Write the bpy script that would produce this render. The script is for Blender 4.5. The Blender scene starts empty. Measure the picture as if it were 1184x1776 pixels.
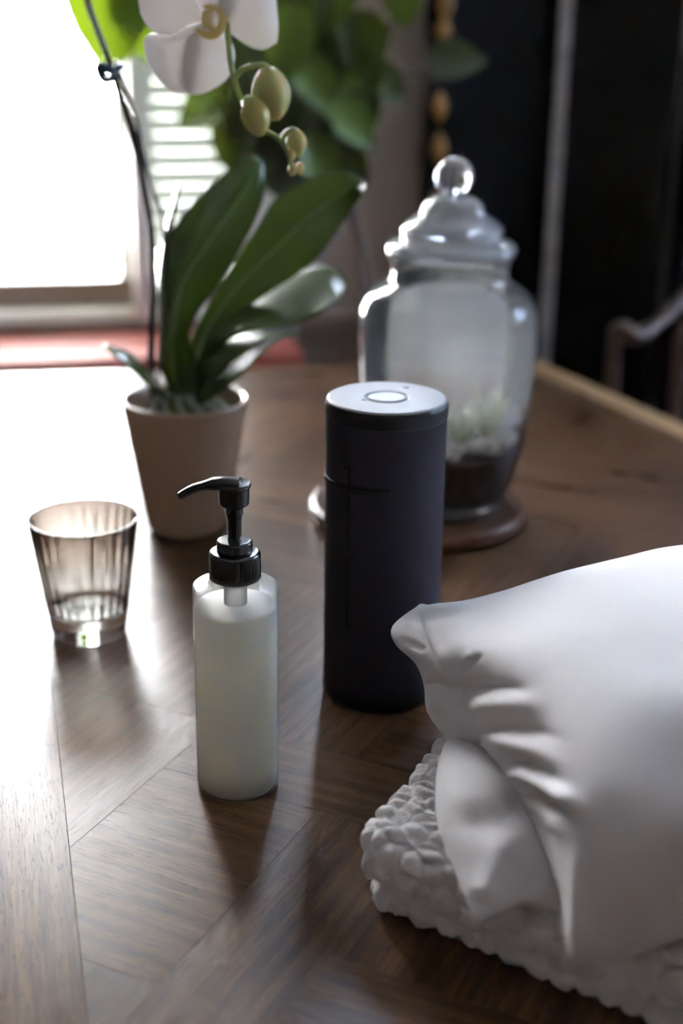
import bpy, math, random
import numpy as np
from mathutils import Vector, Matrix
random.seed(7); rng = np.random.default_rng(7)
R = math.radians
D = bpy.data; S = bpy.context.scene; COL = S.collection

# ------------------------------------------------------------------ camera, world, lights, exposure
TZ = 0.75                                   # table top height above the floor
CAM = Vector((0, 0, TZ + 0.45)); F = 2400.0; PITCH = R(20.4); ROLL = R(0.8)
fw = Vector((0, math.cos(PITCH), -math.sin(PITCH))); up0 = Vector((0, math.sin(PITCH), math.cos(PITCH))); rt0 = Vector((1, 0, 0))
rt = rt0 * math.cos(ROLL) + up0 * math.sin(ROLL); up = up0 * math.cos(ROLL) - rt0 * math.sin(ROLL)
cd = D.cameras.new('camera'); cam = D.objects.new('camera', cd); COL.objects.link(cam)
m3 = Matrix((rt, up, -fw)).transposed(); cam.matrix_world = Matrix.Translation(CAM) @ m3.to_4x4()
cd.sensor_fit = 'VERTICAL'; cd.sensor_height = 36; cd.lens = 36 * F / 1776; cd.clip_start = 0.02
cd.dof.use_dof = True; cd.dof.focus_distance = 0.80; cd.dof.aperture_fstop = 3.6
S.camera = cam
S.view_settings.view_transform = 'Standard'; S.view_settings.look = 'None'; S.view_settings.exposure = 1.32
S.view_settings.gamma = 1.0; S.view_settings.use_curve_mapping = False
S.cycles.max_bounces = 14; S.cycles.transparent_max_bounces = 16; S.cycles.transmission_bounces = 14
S.cycles.sample_clamp_indirect = 8.0
w = D.worlds.new('daylight'); S.world = w; w.use_nodes = True
w.node_tree.nodes['Background'].inputs[0].default_value = (0.98, 0.98, 1.0, 1)
w.node_tree.nodes['Background'].inputs[1].default_value = 56.0

def ray(x, y): return fw + rt * ((x - 592) / F) - up * ((y - 888) / F)
def P(x, y, h=0.0):                         # world point seen at (x,y) lying h above the table top
    d = ray(x, y); return CAM + d * ((TZ + h - CAM.z) / d.z)
def Q(x, y, Y):                             # world point seen at (x,y) at world depth Y
    d = ray(x, y); return CAM + d * (Y / d.y)
def proj(p):
    v = Vector(p) - CAM; z = v.dot(fw); return 592 + F * v.dot(rt) / z, 888 - F * v.dot(up) / z, z
def hgt(B, y):                              # height above B's own z at which the vertical through B crosses image row y
    lo, hi = -0.2, 1.5
    for _ in range(50):
        m = (lo + hi) / 2
        if proj((B.x, B.y, B.z + m))[1] > y: lo = m
        else: hi = m
    return lo
def prof(B, pts):                           # [(row of the ring's centre, half width in px)] -> [(radius, height)]
    out = []
    for y, hw in pts:
        h = hgt(B, y); out.append((hw * proj((B.x, B.y, B.z + h))[2] / F, h))
    return out

A12 = R(12.0)                               # the room and table are turned 12 degrees to the lens
dv = Vector((math.cos(A12), math.sin(A12), 0)); nv = Vector((-math.sin(A12), math.cos(A12), 0))
W0 = P(125, 565, -0.03); W0 = Vector((W0.x, W0.y, 0))
def L(s, t, z): p = W0 + dv * s - nv * t; return Vector((p.x, p.y, z))
def WS(x, y, t=0.0):                        # (s, z) where pixel ray meets the plane t in front of the window wall
    d = ray(x, y); o = W0 - nv * t; k = (o - CAM).dot(nv) / d.dot(nv); p = CAM + d * k
    return (p - W0).dot(dv), p.z
RM = Matrix.Rotation(A12, 4, 'Z')
def portal(name, loc, rotz, sx, sz):
    ld = D.lights.new(name, 'AREA'); ld.shape = 'RECTANGLE'; ld.size = sx; ld.size_y = sz; ld.cycles.is_portal = True
    o = D.objects.new(name, ld); COL.objects.link(o); o.location = loc; o.rotation_euler = (R(90), 0, rotz); return o
S_L, S_R = WS(-190, 300)[0], WS(424, 300)[0]           # window opening
Z_SILL, Z_HEAD = TZ - 0.03, 1.82
ROOM_S0, ROOM_S1, ROOM_T, ROOM_H = -1.9, 2.3, 4.2, 2.6
portal('daylight_portal', L((S_L + S_R) / 2, -0.13, (Z_SILL + Z_HEAD) / 2), A12, S_R - S_L, Z_HEAD - Z_SILL)
RW = (0.5, 1.4, 1.1, 2.0)                  # right-hand window: t0,t1,z0,z1
portal('daylight_portal', L(ROOM_S1 + 0.12, (RW[0] + RW[1]) / 2, (RW[2] + RW[3]) / 2), A12 - R(90), RW[1] - RW[0], RW[3] - RW[2])

UW = (WS(600, 300)[0], WS(600, 300)[0] + 0.85, 1.42, 2.25)   # high window above the screen: s0,s1,z0,z1
portal('daylight_portal', L((UW[0] + UW[1]) / 2, -0.13, (UW[2] + UW[3]) / 2), A12, UW[1] - UW[0], UW[3] - UW[2])

# ------------------------------------------------------------------ materials
def mat(name):
    m = D.materials.new(name); m.use_nodes = True; nt = m.node_tree
    return m, nt, nt.nodes['Principled BSDF']
def node(nt, t, **k):
    n = nt.nodes.new(t)
    for a, b in k.items():
        if a.startswith('i_'): n.inputs[a[2:].replace('_', ' ')].default_value = b
        else: setattr(n, a, b)
    return n
def ramp(nt, fac, stops):
    r = nt.nodes.new('ShaderNodeValToRGB'); e = r.color_ramp.elements
    while len(e) < len(stops): e.new(0.5)
    for q, (p, c) in zip(e, stops):
        q.position = p; q.color = (*c, 1) if len(c) == 3 else c
    nt.links.new(fac, r.inputs[0]); return r.outputs[0]
def simple(name, col, rough=0.5, metal=0.0, noise=0.0, nscale=40, bump=0.0, bscale=200, spec=0.5, coat=0.0, sheen=0.0):
    m, nt, b = mat(name)
    b.inputs['Base Color'].default_value = (*col, 1); b.inputs['Roughness'].default_value = rough
    b.inputs['Metallic'].default_value = metal; b.inputs['Specular IOR Level'].default_value = spec
    b.inputs['Coat Weight'].default_value = coat; b.inputs['Sheen Weight'].default_value = sheen
    tc = nt.nodes.new('ShaderNodeTexCoord')
    n = node(nt, 'ShaderNodeTexNoise', i_Scale=nscale, i_Detail=4.0); nt.links.new(tc.outputs['Object'], n.inputs['Vector'])
    k = 1 - noise; c2 = tuple(min(1, c * (1 + noise)) for c in col)
    nt.links.new(ramp(nt, n.outputs['Fac'], [(0.3, tuple(c * k for c in col)), (0.7, c2)]), b.inputs['Base Color'])
    if bump:
        n2 = node(nt, 'ShaderNodeTexNoise', i_Scale=bscale, i_Detail=3.0); nt.links.new(tc.outputs['Object'], n2.inputs['Vector'])
        bp = node(nt, 'ShaderNodeBump', i_Strength=bump, i_Distance=0.001); nt.links.new(n2.outputs['Fac'], bp.inputs['Height'])
        nt.links.new(bp.outputs[0], b.inputs['Normal'])
    return m
def wood(name, dark, mid, light, rough=0.3, gx=1.0, spec=0.5, var=0.5):
    m, nt, b = mat(name); lk = nt.links.new
    tc = nt.nodes.new('ShaderNodeTexCoord'); oi = nt.nodes.new('ShaderNodeObjectInfo')
    off = node(nt, 'ShaderNodeVectorMath', operation='MULTIPLY_ADD'); cmb = nt.nodes.new('ShaderNodeCombineXYZ')
    mu = node(nt, 'ShaderNodeMath', operation='MULTIPLY'); mu.inputs[1].default_value = 37.0; lk(oi.outputs['Random'], mu.inputs[0])
    for i in range(3): lk(mu.outputs[0], cmb.inputs[i])
    off.inputs[1].default_value = (1, 1, 1); lk(tc.outputs['Object'], off.inputs[0]); lk(cmb.outputs[0], off.inputs[2])
    def mp(sx, sy, sz):
        q = nt.nodes.new('ShaderNodeMapping'); q.inputs['Scale'].default_value = (sx, sy, sz); lk(off.outputs[0], q.inputs['Vector']); return q.outputs[0]
    # broad figure, fine streaks, short dark pores
    n1 = node(nt, 'ShaderNodeTexNoise', i_Scale=1.0, i_Detail=5.0, i_Distortion=0.6); lk(mp(7, 45, 45), n1.inputs['Vector'])
    n2 = node(nt, 'ShaderNodeTexNoise', i_Scale=1.0, i_Detail=6.0, i_Roughness=0.65); lk(mp(22, 520, 520), n2.inputs['Vector'])
    n3 = node(nt, 'ShaderNodeTexNoise', i_Scale=1.0, i_Detail=2.0); lk(mp(110, 900, 900), n3.inputs['Vector'])
    wv = node(nt, 'ShaderNodeTexWave', bands_direction='Y', i_Scale=9.0, i_Distortion=7.0, i_Detail=3.0, i_Detail_Scale=0.7); lk(mp(0.5, 3, 3), wv.inputs['Vector'])
    a = node(nt, 'ShaderNodeMix', data_type='FLOAT'); a.inputs[0].default_value = 0.5; lk(n1.outputs['Fac'], a.inputs[2]); lk(n2.outputs['Fac'], a.inputs[3])
    a2 = node(nt, 'ShaderNodeMix', data_type='FLOAT'); a2.inputs[0].default_value = 0.07; lk(a.outputs[0], a2.inputs[2]); lk(wv.outputs['Fac'], a2.inputs[3])
    c = ramp(nt, a2.outputs[0], [(0.36, dark), (0.5, mid), (0.64, light)])
    pr = ramp(nt, n3.outputs['Fac'], [(0.30, (0, 0, 0)), (0.42, (1, 1, 1))])
    mx = node(nt, 'ShaderNodeMix', data_type='RGBA', blend_type='MULTIPLY'); mx.inputs[0].default_value = 0.75; lk(c, mx.inputs[6]); lk(pr, mx.inputs[7])
    hs = nt.nodes.new('ShaderNodeHueSaturation'); lk(mx.outputs[2], hs.inputs['Color'])
    mr = node(nt, 'ShaderNodeMapRange'); mr.inputs[3].default_value = 1 - var * 0.5; mr.inputs[4].default_value = 1 + var * 0.55; lk(oi.outputs['Random'], mr.inputs[0]); lk(mr.outputs[0], hs.inputs['Value'])
    lk(hs.outputs[0], b.inputs['Base Color'])
    ro = node(nt, 'ShaderNodeMapRange'); ro.inputs[3].default_value = rough - 0.05; ro.inputs[4].default_value = rough + 0.12; lk(n1.outputs['Fac'], ro.inputs[0]); lk(ro.outputs[0], b.inputs['Roughness'])
    b.inputs['Specular IOR Level'].default_value = spec
    ad = node(nt, 'ShaderNodeMix', data_type='FLOAT'); ad.inputs[0].default_value = 0.5; lk(n2.outputs['Fac'], ad.inputs[2]); lk(pr, ad.inputs[3])
    bp = node(nt, 'ShaderNodeBump', i_Strength=0.22, i_Distance=0.0004); lk(ad.outputs[0], bp.inputs['Height']); lk(bp.outputs[0], b.inputs['Normal'])
    return m
def sheet(name, col, rough=0.4, trans=0.5, transp=0.0, gloss=1.0, cobj=None, bumpn=None, ior=1.45):
    """thin or hazy sheet: transparent + translucent + diffuse under a fresnel gloss"""
    m, nt, b = mat(name); lk = nt.links.new; nt.nodes.remove(b); out = nt.nodes['Material Output']
    df = nt.nodes.new('ShaderNodeBsdfDiffuse'); tl = nt.nodes.new('ShaderNodeBsdfTranslucent'); tp = nt.nodes.new('ShaderNodeBsdfTransparent')
    gl = node(nt, 'ShaderNodeBsdfGlossy', i_Roughness=rough); fr = node(nt, 'ShaderNodeFresnel', i_IOR=ior)
    df.inputs[0].default_value = tl.inputs[0].default_value = (*col, 1)
    m1 = nt.nodes.new('ShaderNodeMixShader'); m1.inputs[0].default_value = trans; lk(df.outputs[0], m1.inputs[1]); lk(tl.outputs[0], m1.inputs[2])
    m2 = nt.nodes.new('ShaderNodeMixShader'); m2.inputs[0].default_value = transp; lk(m1.outputs[0], m2.inputs[1]); lk(tp.outputs[0], m2.inputs[2])
    m3_ = nt.nodes.new('ShaderNodeMixShader'); mu = node(nt, 'ShaderNodeMath', operation='MULTIPLY'); mu.inputs[1].default_value = gloss
    lk(fr.outputs[0], mu.inputs[0]); lk(mu.outputs[0], m3_.inputs[0]); lk(m2.outputs[0], m3_.inputs[1]); lk(gl.outputs[0], m3_.inputs[2])
    lk(m3_.outputs[0], out.inputs[0])
    return m, nt, (df, tl, tp, gl, m1, m2)
def leafmat(name, c1, c2, trans, rough):
    m, nt, (df, tl, *_) = sheet(name, c1, rough, trans, 0, 1.0); lk = nt.links.new
    oi = nt.nodes.new('ShaderNodeObjectInfo'); tc = nt.nodes.new('ShaderNodeTexCoord')
    n = node(nt, 'ShaderNodeTexNoise', i_Scale=30.0); lk(tc.outputs['Object'], n.inputs['Vector'])
    ad = node(nt, 'ShaderNodeMath', operation='MULTIPLY_ADD'); ad.inputs[1].default_value = 0.7; lk(oi.outputs['Random'], ad.inputs[0])
    mu = node(nt, 'ShaderNodeMath', operation='MULTIPLY'); mu.inputs[1].default_value = 0.3; lk(n.outputs['Fac'], mu.inputs[0]); lk(mu.outputs[0], ad.inputs[2])
    c = ramp(nt, ad.outputs[0], [(0.0, c1), (1.0, c2)]); lk(c, df.inputs[0])
    g = node(nt, 'ShaderNodeMix', data_type='RGBA', blend_type='MULTIPLY'); g.inputs[0].default_value = 1; lk(c, g.inputs[6]); g.inputs[7].default_value = (2.0, 1.9, 0.4, 1)
    lk(g.outputs[2], tl.inputs[0]); return m

M = {}
M['board'] = wood('table_oak', (0.024, 0.010, 0.0045), (0.064, 0.031, 0.015), (0.120, 0.065, 0.033), rough=0.27, spec=0.17)
M['strip'] = wood('table_border_oak', (0.030, 0.014, 0.006), (0.080, 0.040, 0.018), (0.140, 0.077, 0.038), rough=0.26, spec=0.14, var=0.15)
M['rim'] = wood('table_edge_oak', (0.26, 0.15, 0.07), (0.42, 0.27, 0.13), (0.5, 0.34, 0.18), rough=0.35, var=0.1)
M['substrate'] = simple('table_core', (0.02, 0.012, 0.008), 0.7)
M['floor'] = wood('floor_oak', (0.02, 0.012, 0.008), (0.045, 0.027, 0.017), (0.07, 0.042, 0.026), rough=0.4)
M['dark_wood'] = wood('chair_wood', (0.02, 0.01, 0.006), (0.05, 0.026, 0.016), (0.09, 0.045, 0.028), rough=0.35, var=0.1)
M['coaster'] = wood('coaster_wood', (0.025, 0.01, 0.005), (0.06, 0.026, 0.013), (0.1, 0.04, 0.018), rough=0.3, spec=0.12, var=0.1)
M['wall'] = simple('wall_paint', (0.42, 0.36, 0.31), 0.8, noise=0.05, nscale=3, bump=0.3, bscale=60)
M['wall_side'] = simple('side_wall_paint', (0.55, 0.46, 0.39), 0.8, noise=0.05, nscale=3)
M['ceiling'] = simple('ceiling_paint', (0.78, 0.73, 0.67), 0.85, noise=0.03)
M['dado'] = simple('dado_paint', (0.13, 0.085, 0.06), 0.5, noise=0.1, nscale=8)
M['white_paint'] = simple('window_paint', (0.85, 0.83, 0.76), 0.35, noise=0.04, nscale=20)
M['rail_shaded'] = simple('shaded_lower_rail', (0.19, 0.145, 0.115), 0.5, noise=0.08, nscale=12)  # brown-beige sash rail, with the shade it stands in put into the colour
M['red_sill'] = simple('red_sill_tile', (0.24, 0.042, 0.026), 0.6, noise=0.15, nscale=12, bump=0.2, bscale=80)
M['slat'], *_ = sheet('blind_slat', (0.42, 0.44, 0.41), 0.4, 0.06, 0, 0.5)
M['slat_shaded'], *_ = sheet('shaded_blind_slat', (0.88, 0.93, 0.89), 0.5, 0.011, 0, 0.3)  # low translucency stands in for shade outside the right sash
M['cord'] = simple('blind_cord', (0.7, 0.7, 0.66), 0.8)
M['pane'], *_ = sheet('window_glass', (0.9, 0.95, 0.95), 0.02, 0.5, 0.98, 1.0)
M['etched_pane'], *_ = sheet('etched_window_glass', (0.75, 0.84, 0.97), 0.2, 0.9, 0.25, 1.0)
M['frosted_pane'], *_ = sheet('frosted_window_glass', (0.70, 0.80, 0.95), 0.2, 0.9, 0.0, 1.0)
M['lacquer'] = simple('black_lacquer', (0.006, 0.006, 0.007), 0.25, noise=0.4, nscale=12, spec=0.1)
M['lacquer_edge'] = simple('window_glint_edge', (0.5, 0.5, 0.52), 0.3, noise=0.25, nscale=30)  # pale tone stands in for window light caught by the glossy edge
M['gold'] = simple('gold_leaf', (0.20, 0.095, 0.015), 0.5, metal=0.3, noise=0.4, nscale=60)
M['pot'] = simple('taupe_ceramic', (0.36, 0.26, 0.19), 0.22, noise=0.04, nscale=15, coat=0.4)
M['pot_in'] = simple('pot_inside', (0.28, 0.22, 0.17), 0.4)
M['bark'] = simple('orchid_bark', (0.07, 0.045, 0.03), 0.8, noise=0.5, nscale=30, bump=0.6, bscale=150)
M['root'] = simple('orchid_root', (0.20, 0.24, 0.17), 0.5, noise=0.3, nscale=60)
M['orchid_leaf'] = leafmat('orchid_leaf', (0.050, 0.080, 0.024), (0.068, 0.105, 0.030), 0.50, 0.25)
M['midrib'] = simple('leaf_midrib', (0.16, 0.26, 0.08), 0.35)
M['orchid_stem'] = simple('spike_stem', (0.035, 0.028, 0.022), 0.45, noise=0.4, nscale=50)
M['green_stem'] = simple('green_stem', (0.24, 0.30, 0.09), 0.4, noise=0.2, nscale=50)
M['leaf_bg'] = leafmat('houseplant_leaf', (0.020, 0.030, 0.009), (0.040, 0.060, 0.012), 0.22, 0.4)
M['leaf_bright'] = leafmat('backlit_leaf', (0.06, 0.10, 0.014), (0.08, 0.13, 0.018), 0.16, 0.4)  # brighter copy of the leaf green, window light put into the colour
M['bg_stem'] = simple('houseplant_stem', (0.09, 0.06, 0.045), 0.7, noise=0.3, nscale=30)
M['black_plastic'] = simple('black_plastic', (0.008, 0.008, 0.009), 0.22, bump=0.05, bscale=500)
M['grey_rubber'] = simple('grey_rubber', (0.30, 0.31, 0.33), 0.42, noise=0.03, nscale=200, bump=0.1, bscale=900)
M['grey_button'] = simple('grey_button', (0.22, 0.23, 0.25), 0.35)
M['black_rubber'] = simple('black_rubber', (0.002, 0.002, 0.0025), 0.5, spec=0.2)
M['cloth'] = simple('white_cotton', (0.88, 0.87, 0.89), 0.8, noise=0.01, nscale=30, bump=0.12, bscale=1500, sheen=0.25)
M['blanket'] = simple('white_knit', (0.86, 0.83, 0.83), 0.9, noise=0.04, nscale=200, bump=0.7, bscale=900, sheen=0.35)
M['soil'] = simple('terrarium_soil', (0.035, 0.018, 0.012), 0.9, noise=0.6, nscale=120, bump=0.8, bscale=300)
M['gravel'] = simple('gravel', (0.42, 0.40, 0.37), 0.6, noise=0.35, nscale=60)
M['succulent'] = leafmat('succulent_leaf', (0.16, 0.22, 0.08), (0.32, 0.34, 0.14), 0.2, 0.4)
M['clip'] = simple('blue_clip', (0.02, 0.05, 0.09), 0.3)

# woven speaker cloth
m, nt, b = mat('speaker_mesh_cloth'); tc = nt.nodes.new('ShaderNodeTexCoord')
vo = node(nt, 'ShaderNodeTexVoronoi', i_Scale=1300.0); nt.links.new(tc.outputs['Object'], vo.inputs['Vector'])
nt.links.new(ramp(nt, vo.outputs['Distance'], [(0.2, (0.017, 0.013, 0.022)), (0.8, (0.008, 0.006, 0.0105))]), b.inputs['Base Color'])
b.inputs['Roughness'].default_value = 0.6; b.inputs['Specular IOR Level'].default_value = 0.12
bp = node(nt, 'ShaderNodeBump', i_Strength=0.25, i_Distance=0.0002, invert=True); nt.links.new(vo.outputs['Distance'], bp.inputs['Height']); nt.links.new(bp.outputs[0], b.inputs['Normal'])
M['mesh_cloth'] = m
# orchid petals: white, thin, faint veins
m, nt, (df, tl, *_) = sheet('orchid_petal', (0.85, 0.82, 0.80), 0.5, 0.45, 0, 0.5); M['petal'] = m
m, nt, (df, tl, *_) = sheet('orchid_lip', (0.85, 0.72, 0.36), 0.4, 0.5, 0, 0.7); M['lip'] = m
m, nt, b = mat('orchid_bud'); tc = nt.nodes.new('ShaderNodeTexCoord'); n = node(nt, 'ShaderNodeTexNoise', i_Scale=25.0)
nt.links.new(tc.outputs['Object'], n.inputs['Vector']); nt.links.new(ramp(nt, n.outputs['Fac'], [(0.3, (0.30, 0.32, 0.09)), (0.7, (0.46, 0.44, 0.20))]), b.inputs['Base Color'])
b.inputs['Subsurface Weight'].default_value = 0.4; b.inputs['Subsurface Scale'].default_value = 0.01; b.inputs['Roughness'].default_value = 0.45; M['bud'] = m
# hazy jar wall
m, nt, sh = sheet('jar_glass', (0.80, 0.84, 0.88), 0.06, 0.5, 0.86, 1.0)
tc = nt.nodes.new('ShaderNodeTexCoord'); n = node(nt, 'ShaderNodeTexNoise', i_Scale=22.0, i_Detail=5.0); nt.links.new(tc.outputs['Object'], n.inputs['Vector'])
mr = node(nt, 'ShaderNodeMapRange'); mr.inputs[1].default_value = 0.3; mr.inputs[2].default_value = 0.7; mr.inputs[3].default_value = 0.82; mr.inputs[4].default_value = 0.66
nt.links.new(n.outputs['Fac'], mr.inputs[0]); sx_ = nt.nodes.new('ShaderNodeSeparateXYZ'); nt.links.new(tc.outputs['Object'], sx_.inputs[0])
mz = node(nt, 'ShaderNodeMapRange'); mz.inputs[1].default_value = 0.075; mz.inputs[2].default_value = 0.11; mz.inputs[3].default_value = 0.97; mz.inputs[4].default_value = 0.80; nt.links.new(sx_.outputs['Z'], mz.inputs[0])
mi = node(nt, 'ShaderNodeMath', operation='MAXIMUM'); nt.links.new(mr.outputs[0], mi.inputs[0]); nt.links.new(mz.outputs[0], mi.inputs[1])
nt.links.new(mi.outputs[0], sh[5].inputs[0]); M['jar_glass'] = m
def glass(name, col, rough=0.0, tw=1.0):
    m, nt, b = mat(name); b.inputs['Base Color'].default_value = (*col, 1); b.inputs['Roughness'].default_value = rough
    b.inputs['Transmission Weight'].default_value = tw; b.inputs['IOR'].default_value = 1.5; return m, nt, b
M['lid_glass'] = glass('lid_glass', (0.95, 0.97, 1.0), 0.03, 0.82)[0]
# smoked lustre tumbler: dark at the rim, clear at the base
m, nt, b = glass('lustre_glass', (1, 1, 1), 0.04); tc = nt.nodes.new('ShaderNodeTexCoord'); sp = nt.nodes.new('ShaderNodeSeparateXYZ'); nt.links.new(tc.outputs['Object'], sp.inputs[0])
mr = node(nt, 'ShaderNodeMapRange'); mr.inputs[1].default_value = 0.030; mr.inputs[2].default_value = 0.088; nt.links.new(sp.outputs['Z'], mr.inputs[0])
nt.links.new(ramp(nt, mr.outputs[0], [(0.0, (0.97, 0.97, 0.96)), (0.35, (0.90, 0.87, 0.82)), (0.7, (0.55, 0.48, 0.42)), (1.0, (0.30, 0.24, 0.20))]), b.inputs['Base Color']); M['tumbler'] = m
# frosted bottle shell and the milky soap inside
m, nt, sh = sheet('frosted_plastic', (0.97, 0.95, 0.89), 0.22, 0.85, 0.74, 1.0); M['frosted'] = m
m, nt, b = mat('milky_soap'); b.inputs['Base Color'].default_value = (0.995, 0.975, 0.86, 1); b.inputs['Subsurface Weight'].default_value = 1.0
b.inputs['Subsurface Radius'].default_value = (1, 0.97, 0.8); b.inputs['Subsurface Scale'].default_value = 0.08; b.inputs['Roughness'].default_value = 0.45; M['soap'] = m
M['dip_tube'], *_ = sheet('dip_tube', (0.75, 0.75, 0.72), 0.3, 0.5, 0.3, 1.0)

# ------------------------------------------------------------------ mesh helpers
def link(name, me, mt, parent=None, loc=None):
    o = D.objects.new(name, me); COL.objects.link(o)
    if mt is not None and not me.materials: me.materials.append(mt)
    if parent: o.parent = parent
    if loc is not None: o.location = loc
    return o
def mesh(name, v, f, smooth=True):
    me = D.meshes.new(name); me.from_pydata([tuple(p) for p in v], [], f); me.update()
    if smooth: me.shade_smooth()
    return me
class MB:
    def __init__(s): s.v = []; s.f = []
    def add(s, v, f):
        n = len(s.v); s.v += [Vector(p) for p in v]; s.f += [tuple(i + n for i in q) for q in f]; return s
    def box(s, c, d, M4=None):
        x, y, z = (k / 2 for k in d); vs = [Vector((a * x, b * y, e * z)) for a in (-1, 1) for b in (-1, 1) for e in (-1, 1)]
        if M4: vs = [M4 @ p for p in vs]
        vs = [p + Vector(c) for p in vs]
        return s.add(vs, [(0, 1, 3, 2), (4, 6, 7, 5), (0, 4, 5, 1), (2, 3, 7, 6), (0, 2, 6, 4), (1, 5, 7, 3)])
    def build(s, name, mt, parent=None, smooth=False, bevel=0.0, loc=None):
        me = mesh(name, s.v, s.f, smooth); o = link(name, me, mt, parent, loc)
        if bevel:
            b = o.modifiers.new('bevel', 'BEVEL'); b.width = bevel; b.segments = 2; b.limit_method = 'ANGLE'
        return o
def room_box(mb, s0, s1, t0, t1, z0, z1): return mb.box(L((s0 + s1) / 2, (t0 + t1) / 2, (z0 + z1) / 2), (s1 - s0, abs(t1 - t0), z1 - z0), RM.to_3x3().to_4x4())
def lathe_data(pr, n=64, fn=None):
    v, f = [], []
    for r, h in pr:
        for i in range(n):
            a = 2 * math.pi * i / n; rr = fn(r, h, a) if fn else r
            v.append((rr * math.cos(a), rr * math.sin(a), h))
    for j in range(len(pr) - 1):
        for i in range(n):
            k = (i + 1) % n; f.append((j * n + i, j * n + k, (j + 1) * n + k, (j + 1) * n + i))
    return v, f
def lathe(name, pr, mt, parent=None, loc=None, n=64, fn=None, closed=True, smooth=True):
    """pr goes bottom to top; caps close both ends when closed"""
    v, f = lathe_data(pr, n, fn)
    if closed:
        f.append(tuple(range(n - 1, -1, -1))); b = (len(pr) - 1) * n; f.append(tuple(range(b, b + n)))
    me = mesh(name, v, f, smooth); o = link(name, me, mt, parent, loc)
    if smooth:
        me.set_sharp_from_angle(angle=R(40))
    return o
def rnd(pts, r=0.0015, seg=3):               # round the corners of a profile
    out = [pts[0]]
    for a, b, c in zip(pts, pts[1:], pts[2:]):
        a, b, c = Vector(a), Vector(b), Vector(c); e1 = (a - b); e2 = (c - b); k = min(r, e1.length * .45, e2.length * .45)
        p, q = b + e1.normalized() * k, b + e2.normalized() * k
        for i in range(seg + 1):
            t = i / seg; out.append(tuple(p * (1 - t) ** 2 + b * 2 * t * (1 - t) + q * t * t))
    return out + [pts[-1]]
def spline(pts, n):
    pts = [np.array(p, float) for p in pts]; k = len(pts); out = []
    for q in np.linspace(0, k - 1, n):
        i = min(int(q), k - 2); t = q - i
        p0, p1, p2, p3 = pts[max(i - 1, 0)], pts[i], pts[i + 1], pts[min(i + 2, k - 1)]
        out.append(0.5 * ((2 * p1) + (-p0 + p2) * t + (2 * p0 - 5 * p1 + 4 * p2 - p3) * t * t + (-p0 + 3 * p1 - 3 * p2 + p3) * t ** 3))
    return out
def tube_data(pts, rad, n=10, steps=None, flat=1.0):
    steps = steps or len(pts) * 6
    rr = rad if hasattr(rad, '__len__') else [rad] * len(pts)
    c = spline([(*p, r) for p, r in zip(pts, rr)], steps); v, f = [], []
    side = None
    for i in range(steps):
        p = Vector(c[i][:3]); t = (Vector(c[min(i + 1, steps - 1)][:3]) - Vector(c[max(i - 1, 0)][:3])).normalized()
        if side is None: side = t.cross(Vector((0.1, 0.3, 1))).normalized()
        side = (side - t * side.dot(t)).normalized(); b = t.cross(side)
        for k in range(n):
            a = 2 * math.pi * k / n; v.append(p + (side * math.cos(a) + b * math.sin(a) * flat) * c[i][3])
    for j in range(steps - 1):
        for k in range(n):
            q = (k + 1) % n; f.append((j * n + k, j * n + q, (j + 1) * n + q, (j + 1) * n + k))
    f.append(tuple(range(n - 1, -1, -1))); f.append(tuple(range((steps - 1) * n, steps * n)))
    return v, f
def wm(o):
    m = o.matrix_parent_inverse @ o.matrix_basis
    return wm(o.parent) @ m if o.parent else o.matrix_basis.copy()
def tube(name, pts, rad, mt, parent=None, n=10, steps=None, flat=1.0):
    inv = wm(parent).inverted() if parent else Matrix(); v, f = tube_data(pts, rad, n, steps, flat)
    return link(name, mesh(name, [inv @ Vector(p) for p in v], f), mt, parent)
def empty(name, loc, rz=0.0):
    o = D.objects.new(name, None); COL.objects.link(o); o.matrix_world = Matrix.Translation(loc) @ Matrix.Rotation(rz, 4, 'Z'); o.empty_display_size = 0.05; return o
def tag(o, label, cat, group=None, kind=None):
    o['label'] = label; o['category'] = cat
    if group: o['group'] = group
    if kind: o['kind'] = kind
    return o
def struct(o, label=None):
    o['kind'] = 'structure'
    if label: o['label'] = label
    return o
def loc_to(o, parent):                       # mesh data is in world space: bring it under a parent at some place
    o.parent = parent; inv = parent.matrix_world.inverted(); o.data.transform(inv); return o
def np_mesh(name, V, Fq):
    me = D.meshes.new(name); V = np.asarray(V, np.float32); Fq = np.asarray(Fq, np.int32)
    me.vertices.add(len(V)); me.vertices.foreach_set('co', V.ravel())
    me.loops.add(Fq.size); me.loops.foreach_set('vertex_index', Fq.ravel())
    me.polygons.add(len(Fq)); me.polygons.foreach_set('loop_start', np.arange(0, Fq.size, 4, dtype=np.int32))
    me.update(calc_edges=True); me.validate(); me.shade_smooth(); return me

# ------------------------------------------------------------------ room
mb = MB()
WT = 0.22
room_box(mb, ROOM_S0, ROOM_S1, -WT, 0, 0, Z_SILL); room_box(mb, ROOM_S0, UW[0], -WT, 0, Z_HEAD, ROOM_H)
room_box(mb, ROOM_S0, S_L, -WT, 0, Z_SILL, Z_HEAD); room_box(mb, S_R, UW[0], -WT, 0, Z_SILL, Z_HEAD); room_box(mb, UW[1], ROOM_S1, -WT, 0, Z_SILL, ROOM_H)
room_box(mb, UW[0], UW[1], -WT, 0, Z_SILL, UW[2]); room_box(mb, UW[0], UW[1], -WT, 0, UW[3], ROOM_H)
struct(mb.build('wall_back', M['wall']))
mb = MB(); room_box(mb, ROOM_S0 - 0.15, ROOM_S0, -WT, ROOM_T, 0, ROOM_H); struct(mb.build('wall_left', M['wall_side']))
mb = MB(); a, b_, c, d_ = RW
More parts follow.
